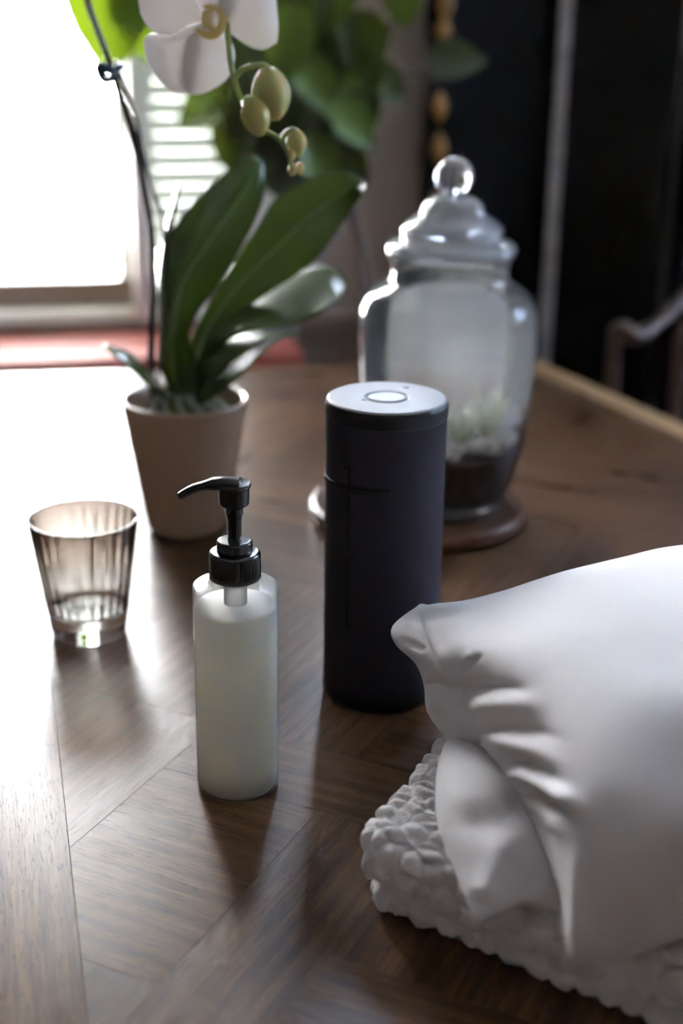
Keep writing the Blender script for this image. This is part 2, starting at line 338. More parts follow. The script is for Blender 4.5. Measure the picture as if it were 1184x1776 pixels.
room_box(mb, ROOM_S1, ROOM_S1 + 0.15, -WT, a, 0, ROOM_H); room_box(mb, ROOM_S1, ROOM_S1 + 0.15, b_, ROOM_T, 0, ROOM_H)
room_box(mb, ROOM_S1, ROOM_S1 + 0.15, a, b_, 0, c); room_box(mb, ROOM_S1, ROOM_S1 + 0.15, a, b_, d_, ROOM_H)
struct(mb.build('wall_right', M['wall_side']))
mb = MB(); room_box(mb, ROOM_S0 - 0.15, ROOM_S1 + 0.15, ROOM_T, ROOM_T + 0.15, 0, ROOM_H); struct(mb.build('wall_front', M['wall_side']))
mb = MB(); room_box(mb, ROOM_S0 - 0.15, ROOM_S1 + 0.15, -WT, ROOM_T + 0.15, ROOM_H, ROOM_H + 0.1); struct(mb.build('ceiling', M['ceiling']))
# floor of boards: a sub-floor and the planks around the visible far side
mb = MB(); room_box(mb, ROOM_S0 - 0.15, ROOM_S1 + 0.15, -WT, ROOM_T + 0.15, -0.1, -0.012); flo = struct(mb.build('floor', M['substrate']))
pm = MB().box((0, 0, 0), (4.2, 0.138, 0.012)); pme = mesh('plank', pm.v, pm.f, False); pme.materials.append(M['floor'])
for k in range(30):
    o = link('plank', pme, None, flo); p = L((ROOM_S0 + ROOM_S1) / 2, 0.07 + k * 0.14, -0.006); o.matrix_local = Matrix.Translation(p) @ RM
# dado and sill
mb = MB(); room_box(mb, ROOM_S0, ROOM_S1, 0.0, 0.018, 0.10, TZ - 0.045); room_box(mb, ROOM_S0, ROOM_S1, 0.0, 0.03, TZ - 0.045, TZ - 0.02)
struct(mb.build('trim_1', M['dado'], bevel=0.003), 'dark brown wooden dado panelling below the window')
mb = MB(); room_box(mb, ROOM_S0, ROOM_S1, 0.0, 0.028, 0, 0.1); struct(mb.build('baseboard_back', M['dado'], bevel=0.004))
SE = WS(523, 600, 0.16)[0]
mb = MB(); room_box(mb, S_L - 0.1, SE, 0.03, 0.20, TZ - 0.075, TZ - 0.035)
sill = mb.build('trim_2', M['red_sill'], bevel=0.012); struct(sill, 'terracotta red window sill board with rounded end')

# window_1: frame, mullion, rails, panes
win = D.objects.new('window_1', None); COL.objects.link(win); struct(win, 'white framed window with two sashes')
sp0, sp1 = WS(226, 300, 0.01)[0], WS(250, 300, 0.01)[0]
def wpart(name, boxes, mt, bevel=0.003):
    mb = MB()
    for bx in boxes: room_box(mb, *bx)
    return mb.build(name, mt, win, bevel=bevel)
wpart('frame', [(S_L, S_L + 0.05, -0.14, 0.01, Z_SILL, Z_HEAD), (S_R, S_R + 0.05, -0.02, 0.02, Z_SILL, Z_HEAD), (S_L, S_R, -0.14, 0.01, Z_HEAD - 0.05, Z_HEAD)], M['white_paint'])
wpart('mullion', [(sp0, sp1, -0.14, 0.025, Z_SILL, Z_HEAD)], M['white_paint'])
zb = WS(100, 484, -0.05)[1]
for a, b_ in ((S_L + 0.05, sp0), (sp1, S_R)):
    wpart('lower_rail', [(a, b_, -0.13, -0.035, Z_SILL + 0.02, zb)], M['rail_shaded'])
    wpart('sill_ledge', [(a, b_, -0.14, 0.012, Z_SILL - 0.005, Z_SILL + 0.022)], M['white_paint'])
    wpart('stile', [(a, a + 0.018, -0.13, -0.04, Z_SILL, Z_HEAD), (b_ - 0.018, b_, -0.13, -0.04, Z_SILL, Z_HEAD)], M['white_paint'])
    wpart('pane', [(a, b_, -0.122, -0.118, zb, Z_HEAD)], M['pane'], 0)
# blinds
def blind(s0, s1, label, cords, z0=zb + 0.022, tilt=6, mt='slat'):
    root = empty('venetian_blind', L((s0 + s1) / 2, -0.075, z0), A12); tag(root, label, 'blind', 'venetian blinds in the window')
    W = s1 - s0; step = 0.0262; n = int((Z_HEAD - 0.07 - z0) / step)
    v, f = [], []
    for i, y in enumerate(np.linspace(-0.0140, 0.0140, 7)):
        z = 0.0022 * (1 - (y / 0.014) ** 2) ; cs, sn = math.cos(R(tilt)), math.sin(R(tilt))
        v += [(-W / 2, y * cs - z * sn, z * cs + y * sn), (W / 2, y * cs - z * sn, z * cs + y * sn)]
    f = [(2 * i, 2 * i + 1, 2 * i + 3, 2 * i + 2) for i in range(6)]
    k = len(v); v += [(a, b, c - 0.0006) for a, b, c in v]; f += [tuple(q + k for q in reversed(t)) for t in f]
    me = mesh('slat', v, f); me.materials.append(M[mt])
    for i in range(n):
        o = link('slat', me, None, root); o.location = (0, 0, step * (i + 1)); o.rotation_euler[0] = rng.normal(0, 0.02)
    MB().box((0, 0, 0.002), (W, 0.022, 0.014)).build('bottom_rail', M['white_paint'], root, bevel=0.003)
    MB().box((0, 0, n * step + 0.04), (W, 0.04, 0.035)).build('head_rail', M['white_paint'], root, bevel=0.003)
    for sx in cords:
        mb = MB()
        for y in (-0.014, 0.014): mb.box((sx - (s0 + s1) / 2, y, n * step / 2), (0.0016, 0.0016, n * step))
        for i in range(n): mb.box((sx - (s0 + s1) / 2, 0, step * (i + 1) - 0.0015), (0.004, 0.028, 0.0012))
        mb.build('ladder_cord', M['cord'], root)
bl = WS(213, 300, -0.07)[0]
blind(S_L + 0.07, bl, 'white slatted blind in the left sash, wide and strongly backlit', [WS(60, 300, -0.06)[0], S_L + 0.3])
blind(WS(247, 300, -0.07)[0], S_R - 0.006, 'narrower white slatted blind behind the orchid, right of the window post', [WS(390, 200, -0.06)[0]], tilt=80, mt='slat_shaded')
# window_2 (right wall, the cool side light)
w2 = D.objects.new('window_2', None); COL.objects.link(w2); struct(w2)
mb = MB(); a, b_, c, d_ = RW
for q in ((a, a + .05, c, d_), (b_ - .05, b_, c, d_), (a, b_, c, c + .05), (a, b_, d_ - .05, d_), ((a + b_) / 2 - .02, (a + b_) / 2 + .02, c, d_)):
    room_box(mb, ROOM_S1 + 0.02, ROOM_S1 + 0.08, q[0], q[1], q[2], q[3])
mb.build('frame', M['white_paint'], w2)
mb = MB(); room_box(mb, ROOM_S1 + 0.048, ROOM_S1 + 0.052, a, b_, c, d_); mb.build('pane', M['frosted_pane'], w2)

w3 = D.objects.new('window_3', None); COL.objects.link(w3); struct(w3)
mb = MB(); a, b_, c, d_ = UW
for q in ((a, a + .03, c, d_), (b_ - .03, b_, c, d_), (a, b_, c, c + .03), (a, b_, d_ - .03, d_)): room_box(mb, q[0], q[1], -0.12, -0.06, q[2], q[3])
mb.build('frame', M['white_paint'], w3)
mb = MB(); room_box(mb, a, b_, -0.092, -0.088, c, d_); mb.build('pane', M['etched_pane'], w3)

# ------------------------------------------------------------------ table
u_dir = Vector((math.sin(R(64.5)), -math.cos(R(64.5)))); v_dir = Vector((math.cos(R(64.5)), math.sin(R(64.5))))
WU = 0.0575; O2 = u_dir * -0.313 + v_dir * 0.458
def uv2xy(U, V): return O2 + u_dir * (U * WU) + v_dir * (V * WU)
farL, farM, corner = P(0, 650), P(500, 630), P(925, 622)
sA, sB = P(106, 1336), P(152, 1776); sdir = (Vector(sA.xy) - Vector(sB.xy)).normalized()
rdir = (Vector(P(1184, 735).xy) - Vector(corner.xy)).normalized()
fdir = (Vector(corner.xy) - Vector(farL.xy)).normalized()
def isect(p, d, q, e):
    m = d.x * e.y - d.y * e.x; t = ((q.x - p.x) * e.y - (q.y - p.y) * e.x) / m; return p + d * t
C2 = Vector(corner.xy); left0 = Vector(sB.xy); perp = Vector((sdir.y, -sdir.x))
nearY = Vector((0, -0.35))
TLw = isect(left0 - perp * 0.115, sdir, C2, fdir); TLn = isect(left0 - perp * 0.115, sdir, nearY, fdir)
TRn = isect(C2, rdir, nearY, fdir)
OUT = [TLn, TRn, C2, TLw]
def inset(poly, d):                          # d per edge, CCW polygon
    n = len(poly); lines = []
    for i in range(n):
        a, b = poly[i], poly[(i + 1) % n]; e = (b - a).normalized(); nn = Vector((-e.y, e.x)); lines.append((a + nn * d[i], e))
    return [isect(*lines[i - 1], *lines[i]) for i in range(n)]
TH = 0.006
table = empty('dining_table', (0, 0.7, 0)); tag(table, 'brown oak parquet dining table everything stands on', 'table')
def clip(poly, clipper):
    out = list(poly); n = len(clipper)
    for i in range(n):
        a, b = clipper[i], clipper[(i + 1) % n]; e = b - a; inp, out = out, []
        if not inp: return []
        side = lambda p: e.x * (p.y - a.y) - e.y * (p.x - a.x)
        for j in range(len(inp)):
            p, q = inp[j - 1], inp[j]; sp_, sq = side(p), side(q)
            if (sp_ >= 0) != (sq >= 0): out.append(p + (q - p) * (sp_ / (sp_ - sq)))
            if sq >= 0: out.append(q)
    res = []
    for p in out:
        if not res or (p - res[-1]).length > 1e-4: res.append(p)
    if len(res) > 1 and (res[0] - res[-1]).length < 1e-4: res.pop()
    return res
def board(poly, gdir, mt, name='parquet_board', bev=0.0002, gap=0.00002):
    """polygon in world xy -> thin board with eased top edge; local x runs along the grain"""
    if len(poly) < 3: return
    c = sum(poly, Vector((0, 0))) / len(poly)
    area = abs(sum(poly[i - 1].x * poly[i].y - poly[i].x * poly[i - 1].y for i in range(len(poly)))) / 2
    if area < 1.5e-5: return
    ang = math.atan2(gdir.y, gdir.x); Ri = Matrix.Rotation(-ang, 2); loc = [Ri @ (p - c) for p in poly]
    try: o1 = inset(loc, [gap] * len(loc)); o2 = inset(loc, [gap + bev] * len(loc))
    except ZeroDivisionError: return
    n = len(loc); v = [(p.x, p.y, -TH) for p in o1] + [(p.x, p.y, -bev * 0.6) for p in o1] + [(p.x, p.y, 0) for p in o2]
    f = [(j * n + i, j * n + (i + 1) % n, (j + 1) * n + (i + 1) % n, (j + 1) * n + i) for j in range(2) for i in range(n)] + [tuple(range(2 * n, 3 * n)), tuple(range(n - 1, -1, -1))]
    o = link(name, mesh(name, v, f, False), mt, table); o.matrix_local = table.matrix_world.inverted() @ Matrix.Translation((c.x, c.y, TZ + rng.normal(0, 0.00004))) @ Matrix.Rotation(ang, 4, 'Z')
    return o
IN = inset(OUT, [0.10, 0.055, 0.055, 0.115])   # near, right, far, left
RIMW = 0.034
RIM = inset(OUT, [0.0, RIMW, 0.0, 0.0])
for i, d_ in enumerate(['n', 'r', 'f', 'l']):
    a, b_ = RIM[i], RIM[(i + 1) % 4]; c, e = IN[(i + 1) % 4], IN[i]; g = (b_ - a).normalized(); nseg = 3 if i in (1, 3) else 1
    for k in range(nseg):
        t0, t1 = k / nseg, (k + 1) / nseg; board([a.lerp(b_, t0), a.lerp(b_, t1), e.lerp(c, t1), e.lerp(c, t0)], g, M['strip'], 'border_board')
board([OUT[1], OUT[2], RIM[2], RIM[1]], (OUT[2] - OUT[1]).normalized(), M['rim'], 'edge_strip')
RC = (-6, 8, -3, 4.12)                       # hand laid region around the bottle (U0,U1,V0,V1)
rects = [(-6, -4, -3, 1, 'u'), (-4, -1.87, -3, 0, 'v'), (-1.87, 0, -3, 0, 'v'), (-1.87, 0, 0, 3, 'u'), (-4, -1.87, 0, 4.12, 'v'), (-6, -4, 1, 4.12, 'u'),
         (0, 1.1, -3, 3, 'v'), (1.1, 3.2, 1, 3, 'v'), (1.1, 6, -1, 1, 'u'), (1.1, 6, -3, -1, 'u'), (-1.87, 3.2, 3, 4.12, 'u'), (3.2, 5.4, 1, 4.12, 'v'),
         (5.4, 8, 1, 3, 'u'), (5.4, 8, 3, 4.12, 'u'), (6, 8, -3, 1, 'v')]
def minus(r, c):                             # rectangle r minus rectangle c
    u0, u1, v0, v1 = r; a0, a1, b0, b1 = c
    if u1 <= a0 or u0 >= a1 or v1 <= b0 or v0 >= b1: return [r]
    out = []
    if u0 < a0: out.append((u0, a0, v0, v1))
    if u1 > a1: out.append((a1, u1, v0, v1))
    m0, m1 = max(u0, a0), min(u1, a1)
    if v0 < b0: out.append((m0, m1, v0, b0))
    if v1 > b1: out.append((m0, m1, b1, v1))
    return out
for i in range(-8, 10):
    for k in range(-5, 6):
        w_ = 2.0; Ln = 6.0
        h = (i * w_ + k * 2 * Ln, i * w_ + k * 2 * Ln + Ln, i * w_ + 4.12, i * w_ + 4.12 + w_)
        vv = (i * w_ + k * 2 * Ln - w_, i * w_ + k * 2 * Ln, i * w_ + 4.12, i * w_ + 4.12 + Ln)
        for r in minus(h, RC): rects.append((*r, 'u'))
        for r in minus(vv, RC): rects.append((*r, 'v'))
for u0, u1, v0, v1, g in rects:
    poly = clip([uv2xy(u0, v0), uv2xy(u1, v0), uv2xy(u1, v1), uv2xy(u0, v1)], IN)
    if len(poly) >= 3: board(poly, u_dir if g == 'u' else v_dir, M['board'])
cin = inset(OUT, [0.004] * 4)
def prism(poly, z0, z1):
    n = len(poly); v = [(p.x, p.y, z0) for p in poly] + [(p.x, p.y, z1) for p in poly]
    return v, [tuple(range(n - 1, -1, -1)), tuple(range(n, 2 * n))] + [(i, (i + 1) % n, n + (i + 1) % n, n + i) for i in range(n)]
mb = MB().add(*prism(OUT, TZ - 0.032, TZ - TH)); loc_to(mb.build('table_core', M['strip'], bevel=0.004), table)
ap = inset(OUT, [0.09] * 4); ap2 = inset(OUT, [0.112] * 4)
for i in range(4):
    a, b_, c, e = ap[i], ap[(i + 1) % 4], ap2[(i + 1) % 4], ap2[i]
    loc_to(MB().add(*prism([a, b_, c, e], TZ - 0.12, TZ - 0.032)).build('apron', M['strip']), table)
    q = ap2[i]; pr = [(0.022, 0), (0.026, 0.05), (0.034, TZ - 0.17), (0.034, TZ - 0.032)]
    o = lathe('leg', pr, M['strip'], table, n=24); o.matrix_local = table.matrix_world.inverted() @ Matrix.Translation((q.x, q.y, 0))

# ------------------------------------------------------------------ pump bottle
B = P(413, 1357); R0 = 74.5 * proj((B.x, B.y, B.z + 0.13))[2] / F
bot = empty('pump_bottle', B); tag(bot, 'frosted pump bottle of milky soap with a black pump top', 'bottle')
H1 = hgt(B, 1015)
shell = rnd([(0.0005, 0.0), (R0 - 0.0015, 0.0), (R0, 0.0025), (R0, H1 - 0.0002), (R0 - 0.0012, H1 + 0.0004), (0.0155, H1 + 0.0022), (0.0148, H1 + 0.008), (0.0140, H1 + 0.012)], 0.0007)
o = lathe('bottle_body', shell, M['frosted'], bot, n=96, closed=False)
o.data.set_sharp_from_angle(angle=R(50))
HL = hgt(B, 1046)
lathe('soap', rnd([(0.0005, 0.0012), (R0 - 0.0022, 0.0012), (R0 - 0.0009, 0.004), (R0 - 0.0009, HL - 0.001), (R0 - 0.003, HL), (0.0005, HL)], 0.001), M['soap'], bot, n=96)
lathe('dip_tube', [(0.0068, HL + 0.0005), (0.0068, H1 + 0.001), (0.0085, H1 + 0.001), (0.0085, H1 + 0.010)], M['dip_tube'], bot, n=32)
def H(y): return hgt(B, y)
def W_(hw, y): return hw * proj((B.x, B.y, B.z + H(y)))[2] / F
c0, c1 = H(1004), H(955)
rc = W_(44.5, 970); ribs = lambda r, h, a: r * (1 + 0.012 * (math.cos(a * 60) > 0)) if c0 + 0.002 < h < c1 - 0.002 else r
pump = 'black_plastic'
col = lathe('collar', rnd([(rc - 0.002, c0), (rc, c0 + 0.001), (rc, c0 + 0.0025), (rc, c1 - 0.003), (rc, c1 - 0.001), (rc - 0.0012, c1), (W_(31, 950), c1 + 0.0003)], 0.0008), M[pump], bot, n=240, fn=ribs)
c2_ = H(938); r2 = W_(31, 938)
lathe('collar_ring', rnd([(r2, c1 - 0.001), (r2, c2_), (r2 - 0.001, c2_ + 0.0007), (W_(13, 935), c2_ + 0.0009)], 0.0006), M[pump], bot)
s1 = H(880); lathe('pump_stem', rnd([(W_(13, 930), c2_ - 0.001), (W_(12, 915), c2_ + 0.002), (W_(12.5, 900), H(898)), (W_(13.5, 898), H(897)), (W_(13.5, 890), H(893)), (W_(15.5, 890), H(892)), (W_(15.5, 885), s1 + 0.001)], 0.0004), M[pump], bot, n=40)
h0, h1 = H(876), H(846)
lathe('pump_head', rnd([(W_(20, 876), h0 - 0.0006), (W_(26, 876), h0 + 0.001), (W_(27, 850), h1), (W_(29, 848), h1 + 0.0004), (W_(30.5, 846), h1 + 0.0022), (W_(29, 845), h1 + 0.0032), (0.0005, h1 + 0.0036)], 0.0005), M[pump], bot, n=64)
noz = [(0.004, -0.001, h1 + 0.0022), (-0.008, 0, h1 + 0.0024), (-0.0155, -0.0002, h1 + 0.0012), (-0.0235, -0.0005, h1 - 0.0012), (-0.0305, -0.001, h1 - 0.0052)]
nr = [0.0080, 0.0076, 0.0054, 0.0047, 0.0042]
v, f = tube_data(noz, nr, n=16, steps=30, flat=0.55)
link('nozzle', mesh('nozzle', v, f), M[pump], bot)

# ------------------------------------------------------------------ portable speaker
B = P(658, 1195); sp_ = empty('portable_speaker', B); tag(sp_, 'dark purple cylindrical cloth speaker with grey top, behind the pump bottle', 'speaker')
HT = hgt(B, 688); RS = 107.5 * proj((B.x, B.y, B.z + HT))[2] / F
lathe('speaker_body', rnd([(0.0005, 0.006), (RS - 0.002, 0.006), (RS - 0.0006, 0.008), (RS - 0.0006, HT - 0.012), (RS - 0.002, HT - 0.010), (0.0005, HT - 0.010)], 0.001), M['mesh_cloth'], sp_, n=128)
lathe('base_ring', rnd([(RS - 0.012, 0), (RS - 0.003, 0.0004), (RS - 0.0004, 0.004), (RS - 0.0004, 0.0095), (RS - 0.002, 0.0105), (RS - 0.012, 0.0105)], 0.001), M['black_rubber'], sp_, n=128)
lathe('top_ring', rnd([(RS - 0.006, HT - 0.0125), (RS - 0.0003, HT - 0.012), (RS, HT - 0.008), (RS, HT - 0.003), (RS - 0.0012, HT - 0.001), (RS - 0.003, HT - 0.001)], 0.001), M['black_rubber'], sp_, n=128)
lathe('top_cap', rnd([(RS - 0.0012, HT - 0.004), (RS - 0.001, HT - 0.0012), (RS - 0.0022, HT), (0.0145, HT), (0.0135, HT - 0.0012), (0.0005, HT - 0.0012)], 0.0012), M['grey_rubber'], sp_, n=128)
lathe('power_button', rnd([(0.0120, HT - 0.0014), (0.0120, HT - 0.0002), (0.0112, HT + 0.0002), (0.0005, HT - 0.0003)], 0.0006), M['grey_button'], sp_, n=64)
for px, py in ((632, 693), (704, 672)):
    q = P(px, py, HT) - B
    lathe('small_button', rnd([(0.0021, HT - 0.0005), (0.0019, HT + 0.0004), (0.0004, HT + 0.0005)], 0.0003), M['grey_button'], sp_, loc=(q.x, q.y, 0), n=20)
fa = math.atan2(CAM.y - B.y, CAM.x - B.x)      # azimuth that faces the camera
def on_cyl(name, a0, a1, z0, z1, n=16, rr=0.0008):
    mb = MB(); vs = []
    for i in range(n + 1):
        a = fa + (a0 + (a1 - a0) * i / n)
        for r_, z in ((RS - 0.002, z0), (RS + rr - 0.0006, z0), (RS + rr - 0.0006, z1), (RS - 0.002, z1)): vs.append((r_ * math.cos(a), r_ * math.sin(a), z))
    fs = [(4 * i + k, 4 * i + (k + 1) % 4, 4 * i + 4 + (k + 1) % 4, 4 * i + 4 + k) for i in range(n) for k in range(4)] + [(3, 2, 1, 0), (4 * n, 4 * n + 1, 4 * n + 2, 4 * n + 3)]
    return mb.add(vs, fs).build(name, M['black_rubber'], sp_, bevel=0.0005)
ca = -math.asin(66 / 107); da = R(43); bw = 0.0026 / RS
zc = hgt(B, 797 + 26)
on_cyl('volume_up_bar', ca - bw, ca + bw, hgt(B, 906 + 22), hgt(B, 762 + 24), n=4)
on_cyl('volume_up_bar', ca - da, ca + da, zc - 0.0024, zc + 0.0024, n=24, rr=0.001)
on_cyl('volume_down_bar', ca - bw, ca + bw, hgt(B, 1030 + 26), hgt(B, 915 + 22), n=4)

# ------------------------------------------------------------------ glass tumbler
B = P(155, 1095); tb = empty('glass_tumbler', B)
HR = hgt(B, 896); Rt = 95.5 * proj((B.x, B.y, B.z + HR))[2] / F; Rb = 63.5 * proj(B)[2] / F; hb = hgt(B, 1058)
lin = lambda h: Rb + (Rt - Rb) * h / HR
flute = lambda r, h, a: r
pr = rnd([(0.0004, 0.001), (Rb - 0.004, 0.0006), (Rb - 0.001, 0.0), (lin(0.003), 0.004), (lin(HR * 0.5), HR * 0.5), (Rt, HR - 0.0008), (Rt - 0.0008, HR), (Rt - 0.0018, HR - 0.0008),
          (lin(HR * 0.5) - 0.0024, HR * 0.5), (lin(hb) - 0.0034, hb + 0.004), (lin(hb) - 0.008, hb + 0.0008), (0.0004, hb)], 0.0007)
fl2 = lambda r, h, a: r - (0.00055 * (0.5 + 0.5 * math.cos(a * 26)) if (h > hb + 0.002 and r < lin(h) - 0.0012 and h < HR - 0.004) else 0)
o = lathe('glass_tumbler_body', pr, M['tumbler'], tb, n=208, fn=fl2, closed=True); o.name = 'glass_body'
tag(tb, 'smoky ribbed glass tumbler with a clear thick base, left of the bottle', 'glass')

# ------------------------------------------------------------------ coaster and terrarium jar
B = P(724, 897); co = lathe('wooden_coaster', rnd([(0.0005, 0), (0.090, 0), (0.0985, 0.003), (0.1005, 0.009), (0.099, 0.015), (0.095, 0.0175), (0.088, 0.0165), (0.0005, 0.0160)], 0.003), M['coaster'], None, B, n=96)
tag(co, 'round dark reddish wood coaster under the glass jar', 'coaster')
JB = P(765, 868, 0.0162); jar = empty('glass_jar', JB); tag(jar, 'large clear apothecary jar with ball knob lid on the wooden coaster', 'jar')
jp = prof(JB, [(872, 100), (868, 112), (860, 114), (852, 112), (842, 115), (820, 123), (780, 133), (720, 144), (660, 150), (600, 153.5), (560, 154), (535, 152), (515, 144), (500, 130), (490, 115), (484, 106), (474, 102), (462, 102), (452, 105), (443, 110), (436, 112), (430, 109)])
jp[0] = (jp[0][0], 0.0)
jp = spline(jp, 90); jp = [(float(a), float(b)) for a, b in jp]
lathe('jar_body', [(0.0005, 0.0002)] + jp, M['jar_glass'], jar, n=128, closed=False)
jb_h = hgt(JB, 853)
lathe('jar_base', rnd([(0.0005, 0.002), (jp[0][0] - 0.008, 0.0015), (jp[0][0] - 0.001, 0.0035), (jp[0][0] + 0.001, jb_h * 0.6), (jp[0][0] - 0.003, jb_h + 0.002), (0.0005, jb_h - 0.003)], 0.003), M['lid_glass'], jar, n=96)
lp = prof(JB, [(432, 100), (434, 112), (428, 114), (420, 108), (413, 93), (405, 87), (398, 90), (388, 84), (378, 70), (370, 58), (364, 55), (356, 53), (346, 44), (338, 28), (334, 15), (330, 13)])
lp = [(float(a), float(b)) for a, b in spline(lp, 70)]
inner = [(max(r - 0.0035, 0.002), h - 0.003) for r, h in lp[6:60]][::-1]
lid = lathe('lid', [(0.0008, inner[0][1])] + inner + lp, M['lid_glass'], jar, n=96, closed=True)
kc = hgt(JB, 307); kr = 33 * proj((JB.x, JB.y, JB.z + kc))[2] / F
lathe('lid_knob', [(kr * math.sin(a) + 0.0004, kc - kr * math.cos(a) * 1.03) for a in np.linspace(0.25, math.pi, 28)], M['lid_glass'], lid, n=64)
def jr(h):
    for (a, b), (c, d) in zip(jp, jp[1:]):
        if b <= h <= d: return a + (c - a) * (h - b) / max(d - b, 1e-6)
    return jp[0][0]
hs0, hs1 = jb_h + 0.004, hgt(JB, 762)
v, f = lathe_data([(0.0005, hs0)] + [(jr(h) - 0.003, h) for h in np.linspace(hs0, hs1, 10)] + [(0.06, hs1 + 0.001), (0.04, hs1 + 0.003), (0.02, hs1 + 0.004), (0.0005, hs1 + 0.004)], 72)
v = [(a, b, c + (0.004 * math.sin(a * 60) * math.cos(b * 50) if c > hs1 - 0.001 else 0)) for a, b, c in v]
o = link('soil', mesh('soil', v, f), M['soil'], None, JB); tag(o, 'dark potting soil filling the bottom of the glass jar', 'soil', kind='stuff')
mb = MB()
ico = [(0, 0, 1)] + [(math.cos(R(72 * i)) * 0.89, math.sin(R(72 * i)) * 0.89, 0.45) for i in range(5)] + [(math.cos(R(72 * i + 36)) * 0.89, math.sin(R(72 * i + 36)) * 0.89, -0.45) for i in range(5)] + [(0, 0, -1)]
icf = [(0, 1 + i, 1 + (i + 1) % 5) for i in range(5)] + [(1 + i, 6 + i, 1 + (i + 1) % 5) for i in range(5)] + [(6 + i, 6 + (i + 1) % 5, 1 + (i + 1) % 5) for i in range(5)] + [(11, 6 + (i + 1) % 5, 6 + i) for i in range(5)]
for k in range(420):
    rr = 0.064 * math.sqrt(rng.random()); a = rng.random() * 6.283; s = rng.uniform(0.0025, 0.0055)
    q = Vector((rr * math.cos(a), rr * math.sin(a), hs1 + 0.002 + rng.uniform(0, 0.010) * (rr / 0.07) ** 2))
    Rm = Matrix.Rotation(rng.random() * 6, 3, 'X') @ Matrix.Rotation(rng.random() * 6, 3, 'Y')
    mb.add([q + Rm @ Vector((x * s * 1.3, y * s, z * s * 0.8)) for x, y, z in ico], icf)
o = mb.build('gravel', M['gravel'], None, smooth=True, loc=JB); tag(o, 'pale grey gravel lying on the soil inside the jar', 'gravel', kind='stuff')
def succulent(dx, dy, hgt_, n, label, spread):
    p = JB + Vector((dx, dy, hs1 + 0.003)); root = empty('succulent', p); tag(root, label, 'plant', 'small plants inside the jar')
    for k in range(n):
        a = k * 2.4; e = spread * (0.4 + 0.6 * (k / n)); d = Vector((math.cos(a) * math.sin(e), math.sin(a) * math.sin(e), math.cos(e))); l = hgt_ * rng.uniform(0.7, 1)
        tube('leaf', [p, p + d * l * 0.4, p + d * l * 0.8 + Vector((0, 0, l * 0.05)), p + d * l + Vector((0, 0, l * 0.12))], [0.0018, 0.0042, 0.0035, 0.0006], M['succulent'], root, n=8, steps=12, flat=0.5)
succulent(0.012, -0.028, 0.040, 11, 'small yellow-green succulent in front inside the jar', 0.9)
succulent(0.038, -0.006, 0.048, 10, 'taller olive succulent at the right inside the jar', 0.7)
succulent(-0.03, 0.01, 0.036, 9, 'small succulent at the left inside the jar', 1.0)

# ------------------------------------------------------------------ orchid
PB = P(326, 912); pot = empty('potted_orchid', PB); tag(pot, 'white orchid with broad green leaves in a taupe ceramic pot', 'plant')
hr = hgt(PB, 688); prt = 110 * proj((PB.x, PB.y, PB.z + hr))[2] / F; prb = 71 * proj(PB)[2] / F
lathe('pot', rnd([(0.0005, 0.001), (prb - 0.004, 0), (prb, 0.004), (prt * 0.985, hr - 0.006), (prt, hr - 0.002), (prt - 0.0015, hr), (prt - 0.004, hr - 0.001), (prt - 0.0055, hr - 0.006), (prb - 0.002 + (prt - prb) * 0.7, hr * 0.72), (0.0005, hr * 0.72)], 0.003), M['pot'], pot, n=96)
PY = PB.y
mb = MB()
for k in range(170):
    rr = (prt - 0.014) * math.sqrt(rng.random()); a = rng.random() * 6.283; s = rng.uniform(0.004, 0.008); q = Vector((rr * math.cos(a), rr * math.sin(a), hr - 0.016 + rng.uniform(-0.005, 0.004)))
    Rm = Matrix.Rotation(rng.random() * 6, 3, 'X') @ Matrix.Rotation(rng.random() * 6, 3, 'Z'); mb.add([q + Rm @ Vector((x * s, y * s * 0.6, z * s * 0.45)) for x, y, z in ico], icf)
o = mb.build('bark_mix', M['bark'], pot); o['kind'] = 'stuff'
for k in range(6):
    a = -2.6 + k * 0.42; p0 = Vector((PB.x, PB.y, PB.z + hr - 0.008)); r_ = prt - 0.012
    tube('root', [p0 + Vector((0, 0, 0.006)), p0 + Vector((math.cos(a) * r_ * .4, math.sin(a) * r_ * .4, 0.012)), p0 + Vector((math.cos(a + .2) * r_ * .75, math.sin(a + .2) * r_ * .75, 0.006)), p0 + Vector((math.cos(a + .5) * r_ * .9, math.sin(a + .5) * r_ * .9, -0.006))], [0.0028, 0.003, 0.0028, 0.002], M['root'], pot, n=10)
def leaf(name, st, mt, parent, n=28, mcols=10, thick=0.0012, crease=0.0):
    """st: stations of (left xyY, mid xyY, right xyY) in picture terms, lofted into a blade with thickness"""
    Ls = spline([tuple(Q(*a)) for a, b, c in st], n); Ms = spline([tuple(Q(*b)) for a, b, c in st], n); Rs = spline([tuple(Q(*c)) for a, b, c in st], n)
    inv = parent.matrix_world.inverted(); V = []
    for a, b, c in zip(Ls, Ms, Rs):
        for k in range(mcols + 1):
            t = k / mcols; p = a * (1 - t) * (1 - 2 * t) + b * 4 * t * (1 - t) + c * t * (2 * t - 1)
            if crease: p = p + np.array((0, crease * math.exp(-((t - .5) / .06) ** 2), 0))
            V.append(inv @ Vector(p))
    m_ = mcols + 1; Fs = [(j * m_ + k, j * m_ + k + 1, (j + 1) * m_ + k + 1, (j + 1) * m_ + k) for j in range(n - 1) for k in range(mcols)]
    o = link(name, mesh(name, V, Fs), mt, parent); s = o.modifiers.new('solid', 'SOLIDIFY'); s.thickness = thick; s.offset = 0
    if crease:
        mid = [V[j * m_ + mcols // 2] + Vector((0, -0.0006, 0.0002)) for j in range(n)]; v_, f_ = tube_data(mid, 0.0009, 6, n * 2); link('midrib', mesh('midrib', v_, f_), M['midrib'], o)
    return o
K = PY
